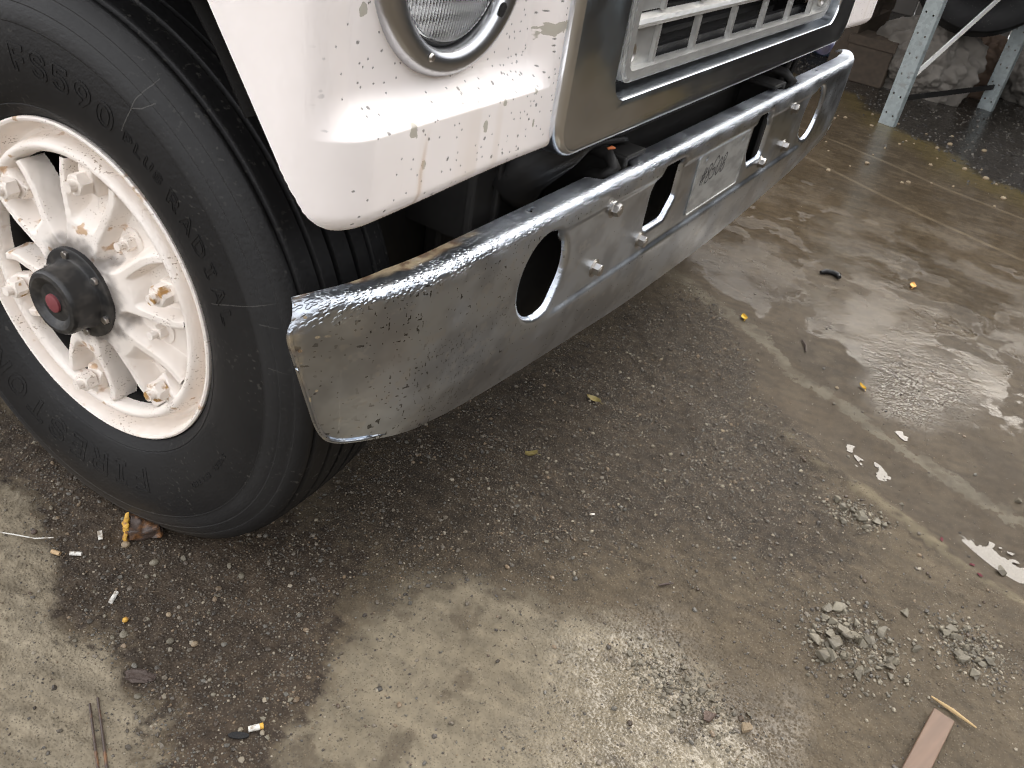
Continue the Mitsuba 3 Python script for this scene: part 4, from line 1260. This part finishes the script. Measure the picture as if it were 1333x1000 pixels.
lump(1.297, -0.151, [(-0.030, 0.036, 0.008), (-0.010, 0.024, 0.010), (0.004, 0.0, 0.010), (-0.004, -0.024, 0.011), (-0.020, -0.034, 0.012)], [0.007, 0.011, 0.009, 0.011, 0.007], 'm_black', 'rubber_scrap', 'curved black rubber scrap on the wet slab', 'rubber scrap')
lump(-0.575, -0.323, [(-0.014, 0.010, 0.004), (0, 0.001, 0.005), (0.014, -0.012, 0.004)], [0.002, 0.0025, 0.0015], 'm_bark', 'twig', 'short dark twig on the grit in the middle of the ground', 'twig')
lump(0.667, -0.241, [(-0.03, -0.014, 0.004), (0, -0.002, 0.006), (0.035, 0.02, 0.005)], [0.002, 0.003, 0.002], 'm_bark', 'twig', 'dark twig lying across the pale silt line', 'twig')


def butt(x, y, rot, L, r, mname, label, tip=None):
    d = np.array([math.cos(rot), math.sin(rot), 0]) * L / 2
    c = np.array([x, y, zg(x, y) + r + 0.001])
    k = thing('cigarette_butt', label, 'cigarette butt', None)
    obj('paper_tube', tube([c - d, c - 0.1 * d, c + 0.5 * d] if tip else [c - d, c, c + d], r, 10), mname, k, smooth=40)
    if tip:
        obj('filter', tube([c + 0.51 * d, c + 0.75 * d, c + d], r * 1.02, 10), tip, k, smooth=40)
    else:
        obj('burnt_end', tube([c + d * 1.001, c + 1.05 * d, c + 1.09 * d], [r * 0.9, r * 0.8, r * 0.4], 8), 'm_bark', k, smooth=40)


butt(-1.316, 0.645, 1.9, 0.018, 0.0042, 'm_tan', 'tan cigarette butt near the left edge, next to the white one')
butt(-1.294, 0.616, 2.2, 0.022, 0.0040, 'm_paper', 'white cigarette butt between the tan butt and the tyre')
butt(-1.312, 0.476, 0.5, 0.024, 0.0042, 'm_paper', 'white cigarette butt alone on the dirt, below the rusty metal scrap')
butt(-1.331, 0.079, -0.6, 0.024, 0.0050, 'm_paper', 'white and yellow cigarette butt beside the black oval scrap', 'm_yellow')
k = obj('paper_scrap', rbox(-0.012, 0.012, -0.0045, 0.0045, 0, 0.0014, 0.0006, 1), 'm_paper', None)
v, f, *_ = meshkit.WRITTEN[scene[k]['filename']]
scene[k] = mikit.ply(frame(M(v, f), (-1.238, 0.621, zg(-1.238, 0.621) + 0.004), (0.5, 0.86, 0.05), (-0.86, 0.5, 0), (0, 0, 1)), 'm_paper')
tag(k, 'white paper scrap beside the rusty metal scrap', 'paper scrap')
k = obj('paper_scrap', frame(rbox(-0.006, 0.006, -0.003, 0.003, 0, 0.0012, 0.0005, 1), (-0.501, -0.099, zg(-0.501, -0.099) + 0.004), (0.7, -0.7, 0.1), (0.7, 0.7, 0), (0, 0, 1)), 'm_paper', None)
tag(k, 'tiny pale chip of paper on the grit in the middle of the ground', 'paper scrap')
# folded rusty metal with an ochre edge, by the tyre
RB = thing('metal_scrap', 'bent rusty brown metal scrap with an ochre edge beside the tyre', 'metal scrap')
o = np.array([-1.172, 0.575, zg(-1.177, 0.579)])
ex, ey = np.array([0.80, -0.60, 0.0]), np.array([0.60, 0.80, 0.0])
m = jitter(trimesh.Trimesh(*trimesh.remesh.subdivide_to_size(*(lambda q: (q.vertices, q.faces))(rbox(-0.030, 0.032, -0.027, 0.027, 0.001, 0.026, 0.004)), 0.006), process=False), 0.012, 3)
obj('body', frame(m, o, ex, ey, (0.1, 0, 1)), 'm_rustbox', RB, smooth=40)
obj('edge', frame(jitter(trimesh.Trimesh(*trimesh.remesh.subdivide_to_size(*(lambda q: (q.vertices, q.faces))(rbox(-0.038, -0.0295, -0.026, 0.026, 0.003, 0.030, 0.003)), 0.005), process=False), 0.013, 9), o, ex, ey, (0.1, 0, 1)), 'm_yellow', RB, smooth=40)
k = obj('foam_crumb', blob((-1.331, 0.415, zg(-1.331, 0.415) + 0.004), (0.006, 0.005, 0.005), 4, 0.4, 1.5, 2), 'm_yellow', None, smooth=True)
tag(k, 'small yellow crumb on the brown dirt below the white cigarette butt', 'crumb')
k = obj('rubber_scrap', frame(disc(0.5, 0, 0.12, 28), (-1.357, 0.091, zg(-1.357, 0.091) + 0.003), np.array([0.6, -0.8, 0]) * 0.034, np.array([0.8, 0.6, 0]) * 0.012, (0, 0, 0.02)), 'm_black', None)
tag(k, 'black oval rubber scrap at the bottom of the picture', 'rubber scrap')
k = obj('bark_piece', jitter(blob((-1.386, 0.298, zg(-1.386, 0.298) + 0.004), (0.012, 0.026, 0.008), 6, 0.5, 1.6, 3, 0.5), 0.004, 2), 'm_bark', None, smooth=30)
tag(k, 'dark brown piece of bark on the dirt', 'bark')
for dx, lab in ((0.0, 'rusty rod on the pale concrete, the right one of two'), (-0.014, 'rusty rod on the pale concrete, the left one of two')):
    k = obj('rusty_rod', jitter(tube([(-1.455 + dx, 0.315, zg(-1.455, 0.315) + 0.003), (-1.485 + dx, 0.26, zg(-1.485, 0.26) + 0.004), (-1.53 + dx, 0.18, zg(-1.53, 0.18) + 0.003)], 0.0022, 8), 0.002, 4), 'm_rustbox', None, smooth=30)
    tag(k, lab, 'rod')
k = obj('string', tube([(-1.40, 0.83, 0.012), (-1.36, 0.77, 0.008), (-1.342, 0.735, 0.01), (-1.322, 0.70, 0.008), (-1.298, 0.680, 0.006)], 0.0013, 6), 'm_paper', None, smooth=True)
tag(k, 'pale piece of string at the left edge', 'string')
# plank and splinter
pd = np.array([-0.152, 0.021, 0]) / np.hypot(0.152, 0.021)
pw = np.array([-pd[1], pd[0], 0])
pc = np.array([-0.520, -0.886, zg(-0.52, -0.886) + 0.002])
k = obj('plank', frame(rbox(0, 0.62, -0.020, 0.020, 0, 0.012, 0.002), pc, pd, -pw, (0, 0, 1)), 'm_plank', None)
tag(k, 'reddish brown plank end at the bottom right corner', 'plank')
k = obj('wood_splinter', jitter(tube([(-0.485, -0.858, zg(-0.485, -0.858) + 0.006), (-0.492, -0.90, zg(-0.49, -0.9) + 0.007), (-0.498, -0.945, zg(-0.498, -0.945) + 0.005)], [0.0015, 0.004, 0.0018], 7), 0.003, 6), 'm_splinter', None, smooth=30)
tag(k, 'yellowish wood splinter beside the plank', 'splinter')
for j, (x, y, lab) in enumerate(((0.017, -0.79, 'dark red plastic shard farthest from the white puddle'), (-0.019, -0.868, 'dark red plastic shard, the middle one of three'), (-0.046, -0.887, 'dark red plastic shard nearest the white puddle'))):
    k = obj('plastic_shard', frame(hull([(-.007, -.003, 0), (.005, -.004, 0), (.008, .003, .001), (-.003, .004, 0), (0, 0, .003), (.004, .001, .004)]), (x, y, zg(x, y) + 0.002), (math.cos(j * 2), math.sin(j * 2), 0), (-math.sin(j * 2), math.cos(j * 2), 0), (0, 0, 1)), 'm_red', None)
    tag(k, lab, 'plastic shard')


# ---- single stones: crushed concrete chips in clumps and scattered pebbles
def stone_mesh(seed, angular=True):
    r2 = np.random.default_rng(seed)
    if angular:
        p = r2.normal(size=(15, 3))
        p /= np.linalg.norm(p, axis=1, keepdims=True)
        p *= r2.uniform(0.75, 1.05, (15, 1))
        m = hull(p * [1.0, r2.uniform(0.6, 0.9), r2.uniform(0.45, 0.7)])
    else:
        m = trimesh.creation.icosphere(subdivisions=2)
        v = np.array(m.vertices)
        v *= (0.8 + 0.4 * meshkit.fbm(v * 1.4 + seed, 3, seed))[:, None]
        m = M(v * [1.0, r2.uniform(0.65, 0.9), r2.uniform(0.5, 0.75)], m.faces)
    return m


SHAPES_A = [stone_mesh(100 + s) for s in range(14)]
SHAPES_R = [stone_mesh(200 + s, False) for s in range(8)]


def place_stone(x, y, size, label, group, rounded=False, matk=None, lift=0.0):
    m = (SHAPES_R if rounded else SHAPES_A)[rng.integers(8 if rounded else 14)]
    q = trimesh.transformations.random_rotation_matrix(rng.random(3))[:3, :3] if not rounded else trimesh.transformations.rotation_matrix(rng.uniform(0, 6.3), [0, 0, 1])[:3, :3]
    if not rounded:
        tilt = trimesh.transformations.rotation_matrix(rng.uniform(-0.5, 0.5), [math.cos(rng.uniform(0, 6)), math.sin(rng.uniform(0, 6)), 0])[:3, :3]
        q = tilt @ trimesh.transformations.rotation_matrix(rng.uniform(0, 6.3), [0, 0, 1])[:3, :3]
    v = (np.array(m.vertices) @ q.T) * size / 2
    z = zg(x, y) - v[:, 2].min() - 0.28 * (v[:, 2].max() - v[:, 2].min()) + lift
    k = obj('stone', M(v + [x, y, z], m.faces), STONES[matk if matk is not None else rng.choice(4, p=[.42, .38, .13, .07])], None, smooth=30 if rounded else 18)
    tag(k, label, 'stone', group)


CLUMPS = [(-0.457, -0.698, 0.085, 0.085, 80, 0.009, 0.044, 'grey stone chip in the rubble clump nearest the plank', 'stone chips in the clump by the plank'),
          (-0.300, -0.905, 0.065, 0.075, 60, 0.009, 0.040, 'grey stone chip in the rubble clump at the right edge', 'stone chips in the clump at the right edge'),
          (-0.800, -0.450, 0.055, 0.100, 50, 0.008, 0.024, 'grey stone chip in the low clump at the bottom middle', 'stone chips in the bottom middle clump'),
          (-0.040, -0.590, 0.045, 0.070, 22, 0.010, 0.032, 'grey stone chip in the small clump below the shallow channel', 'stone chips in the clump by the channel')]
for cx, cy, sx_, sy_, n, lo, hi, lab, grp in CLUMPS:
    for _ in range(n):
        gx_, gy_ = rng.normal(), rng.normal()
        x, y = cx + gx_ * sx_ * 0.62, cy + gy_ * sy_ * 0.62
        s = lo + (hi - lo) * rng.random() ** 2.2
        place_stone(x, y, s, lab, grp, matk=rng.choice(2), lift=0.010 * rng.random() * math.exp(-0.5 * (gx_ ** 2 + gy_ ** 2)))
for _ in range(46):
    x, y = rng.uniform(-1.48, -1.1), rng.uniform(0.0, 0.75)
    if sdf(np.array([x]), np.array([y]), DIRT, np)[0] > 0.03:
        continue
    place_stone(x, y, 0.007 + 0.012 * rng.random() ** 2, 'loose pebble on the brown dirt left of the bumper', 'pebbles on the dirt by the tyre', rounded=rng.random() < 0.6)
for _ in range(34):
    x, y = rng.uniform(-0.85, 0.75), rng.uniform(-0.75, 0.1)
    place_stone(x, y, 0.006 + 0.012 * rng.random() ** 2.5, 'loose stone scattered on the open ground in front of the bumper', 'stones scattered on the open ground')
for _ in range(34):
    x, y = rng.uniform(2.5, 4.0), rng.uniform(-0.6, 0.5)
    place_stone(x, y, 0.012 + 0.022 * rng.random() ** 2, 'pale pebble on the wet slab near the foot of the rack', 'pebbles by the rack', rounded=True, matk=2)
for x, y, s, mk, lab in ((-0.79, -0.587, 0.030, 2, 'pale tan stone right of the bottom middle clump'), (-0.815, -0.525, 0.034, 3, 'reddish brown stone at the lower end of the bottom middle clump'),
                         (0.02, -0.93, 0.034, 0, 'grey stone at the near shore of the white puddle'), (0.33, -0.93, 0.030, 0, 'dark grey stone at the right edge above the white puddle')):
    k = key_of('stone')
    m = SHAPES_A[rng.integers(14)]
    scene[k] = mikit.ply(M(np.array(m.vertices) * s / 2 + [x, y, zg(x, y) + s * 0.14], m.faces), STONES[mk], smooth=18)
    tag(k, lab, 'stone')

# ---- gravel and grit: nobody could count it
ICO = trimesh.creation.icosahedron()
IV, IF = np.array(ICO.vertices), np.array(ICO.faces)


def scatter(n, box_, size, weight, seed, pal):
    r2 = np.random.default_rng(seed)
    x, y = r2.uniform(box_[0], box_[1], n * 14), r2.uniform(box_[2], box_[3], n * 14)
    k = np.where(r2.random(n * 14) < weight(x, y))[0][:n]
    x, y = x[k], y[k]
    n = len(x)
    s = size[0] + (size[1] - size[0]) * r2.random(n) ** 3
    v = IV[None] * (1 + 0.5 * (r2.random((n, 12, 1)) - 0.5)) * (s / 2)[:, None, None] * np.stack([np.ones(n), r2.uniform(0.6, 1, n), r2.uniform(0.45, 0.8, n)], -1)[:, None]
    a = r2.uniform(0, 2 * PI, n)
    c, t = np.cos(a)[:, None], np.sin(a)[:, None]
    v = np.stack([v[..., 0] * c - v[..., 1] * t, v[..., 0] * t + v[..., 1] * c, v[..., 2]], -1)
    v += np.stack([x, y, ground_h(x, y) + 0.10 * s], -1)[:, None]
    col = np.asarray(pal)[r2.integers(len(pal), size=n)] * r2.uniform(0.7, 1.25, (n, 1))
    f = (IF[None] + 12 * np.arange(n)[:, None, None]).reshape(-1, 3)
    return v.reshape(-1, 3), f, np.repeat(col, 12, 0)


def w_ground(x, y):
    w = 0.10 + 0 * x
    w = np.maximum(w, 0.85 * np.clip(-sdf(x, y, DIRT, np) / 0.05 + 0.4, 0, 1))
    w = np.maximum(w, 0.95 * np.clip(-sdf(x, y, GRIT_SHADE, np) / 0.26 + 0.55, 0, 1))
    w = np.where(sdf(x, y, TAN, np) < 0.0, 0.16, w)
    w = np.where(sdf(x, y, SLAB, np) < 0.0, 0.035, w)
    for cx, cy, sx_, sy_, *_ in CLUMPS:
        w = np.maximum(w, np.exp(-0.5 * (((x - cx) / sx_) ** 2 + ((y - cy) / sy_) ** 2)))
    q = np.stack([x * 9, y * 9, 0 * x], -1)
    return w * np.clip(1.8 * meshkit.fbm(q, 3, 6) - 0.2, 0.05, 1)


PAL = [(0.045, 0.036, 0.027), (0.085, 0.070, 0.052), (0.12, 0.10, 0.075), (0.20, 0.17, 0.125), (0.06, 0.042, 0.028), (0.095, 0.087, 0.072), (0.14, 0.10, 0.062), (0.07, 0.058, 0.044), (0.06, 0.052, 0.042)]
g1 = scatter(62000, (-1.75, 1.3, -1.1, 1.2), (0.0014, 0.0060), w_ground, 5, PAL)
g2 = scatter(4500, (-1.7, 0.9, -1.1, 1.0), (0.004, 0.013), w_ground, 6, PAL)
g3 = scatter(6000, (3.0, 6.5, -1.5, 1.6), (0.005, 0.022), lambda x, y: np.where(sdf(x, y, OIL, np) < 0.05, 0.6, 0.05), 7, [(0.03, 0.027, 0.024), (0.055, 0.05, 0.045), (0.10, 0.09, 0.075)])
def w_clump(x, y):
    w = 0 * x
    for cx, cy, sx_, sy_, *_ in CLUMPS:
        w = np.maximum(w, np.exp(-0.5 * (((x - cx) / (sx_ * 0.8)) ** 2 + ((y - cy) / (sy_ * 0.8)) ** 2)))
    return w ** 1.5


g4 = scatter(2600, (-1.05, 0.1, -1.1, -0.3), (0.003, 0.011), w_clump, 8, [(0.088, 0.075, 0.053), (0.135, 0.117, 0.085), (0.20, 0.172, 0.125)])
gv, gf, gc, o = [], [], [], 0
for v, f, c in (g1, g2, g3, g4):
    gv.append(v)
    gf.append(f + o)
    gc.append(c)
    o += len(v)
k = obj('gravel', M(np.vstack(gv), np.vstack(gf)), 'm_gravel', None, smooth=False, color=np.vstack(gc))
labels[k] = {'label': 'fine gravel and grit strewn over the ground', 'category': 'gravel', 'kind': 'stuff'}
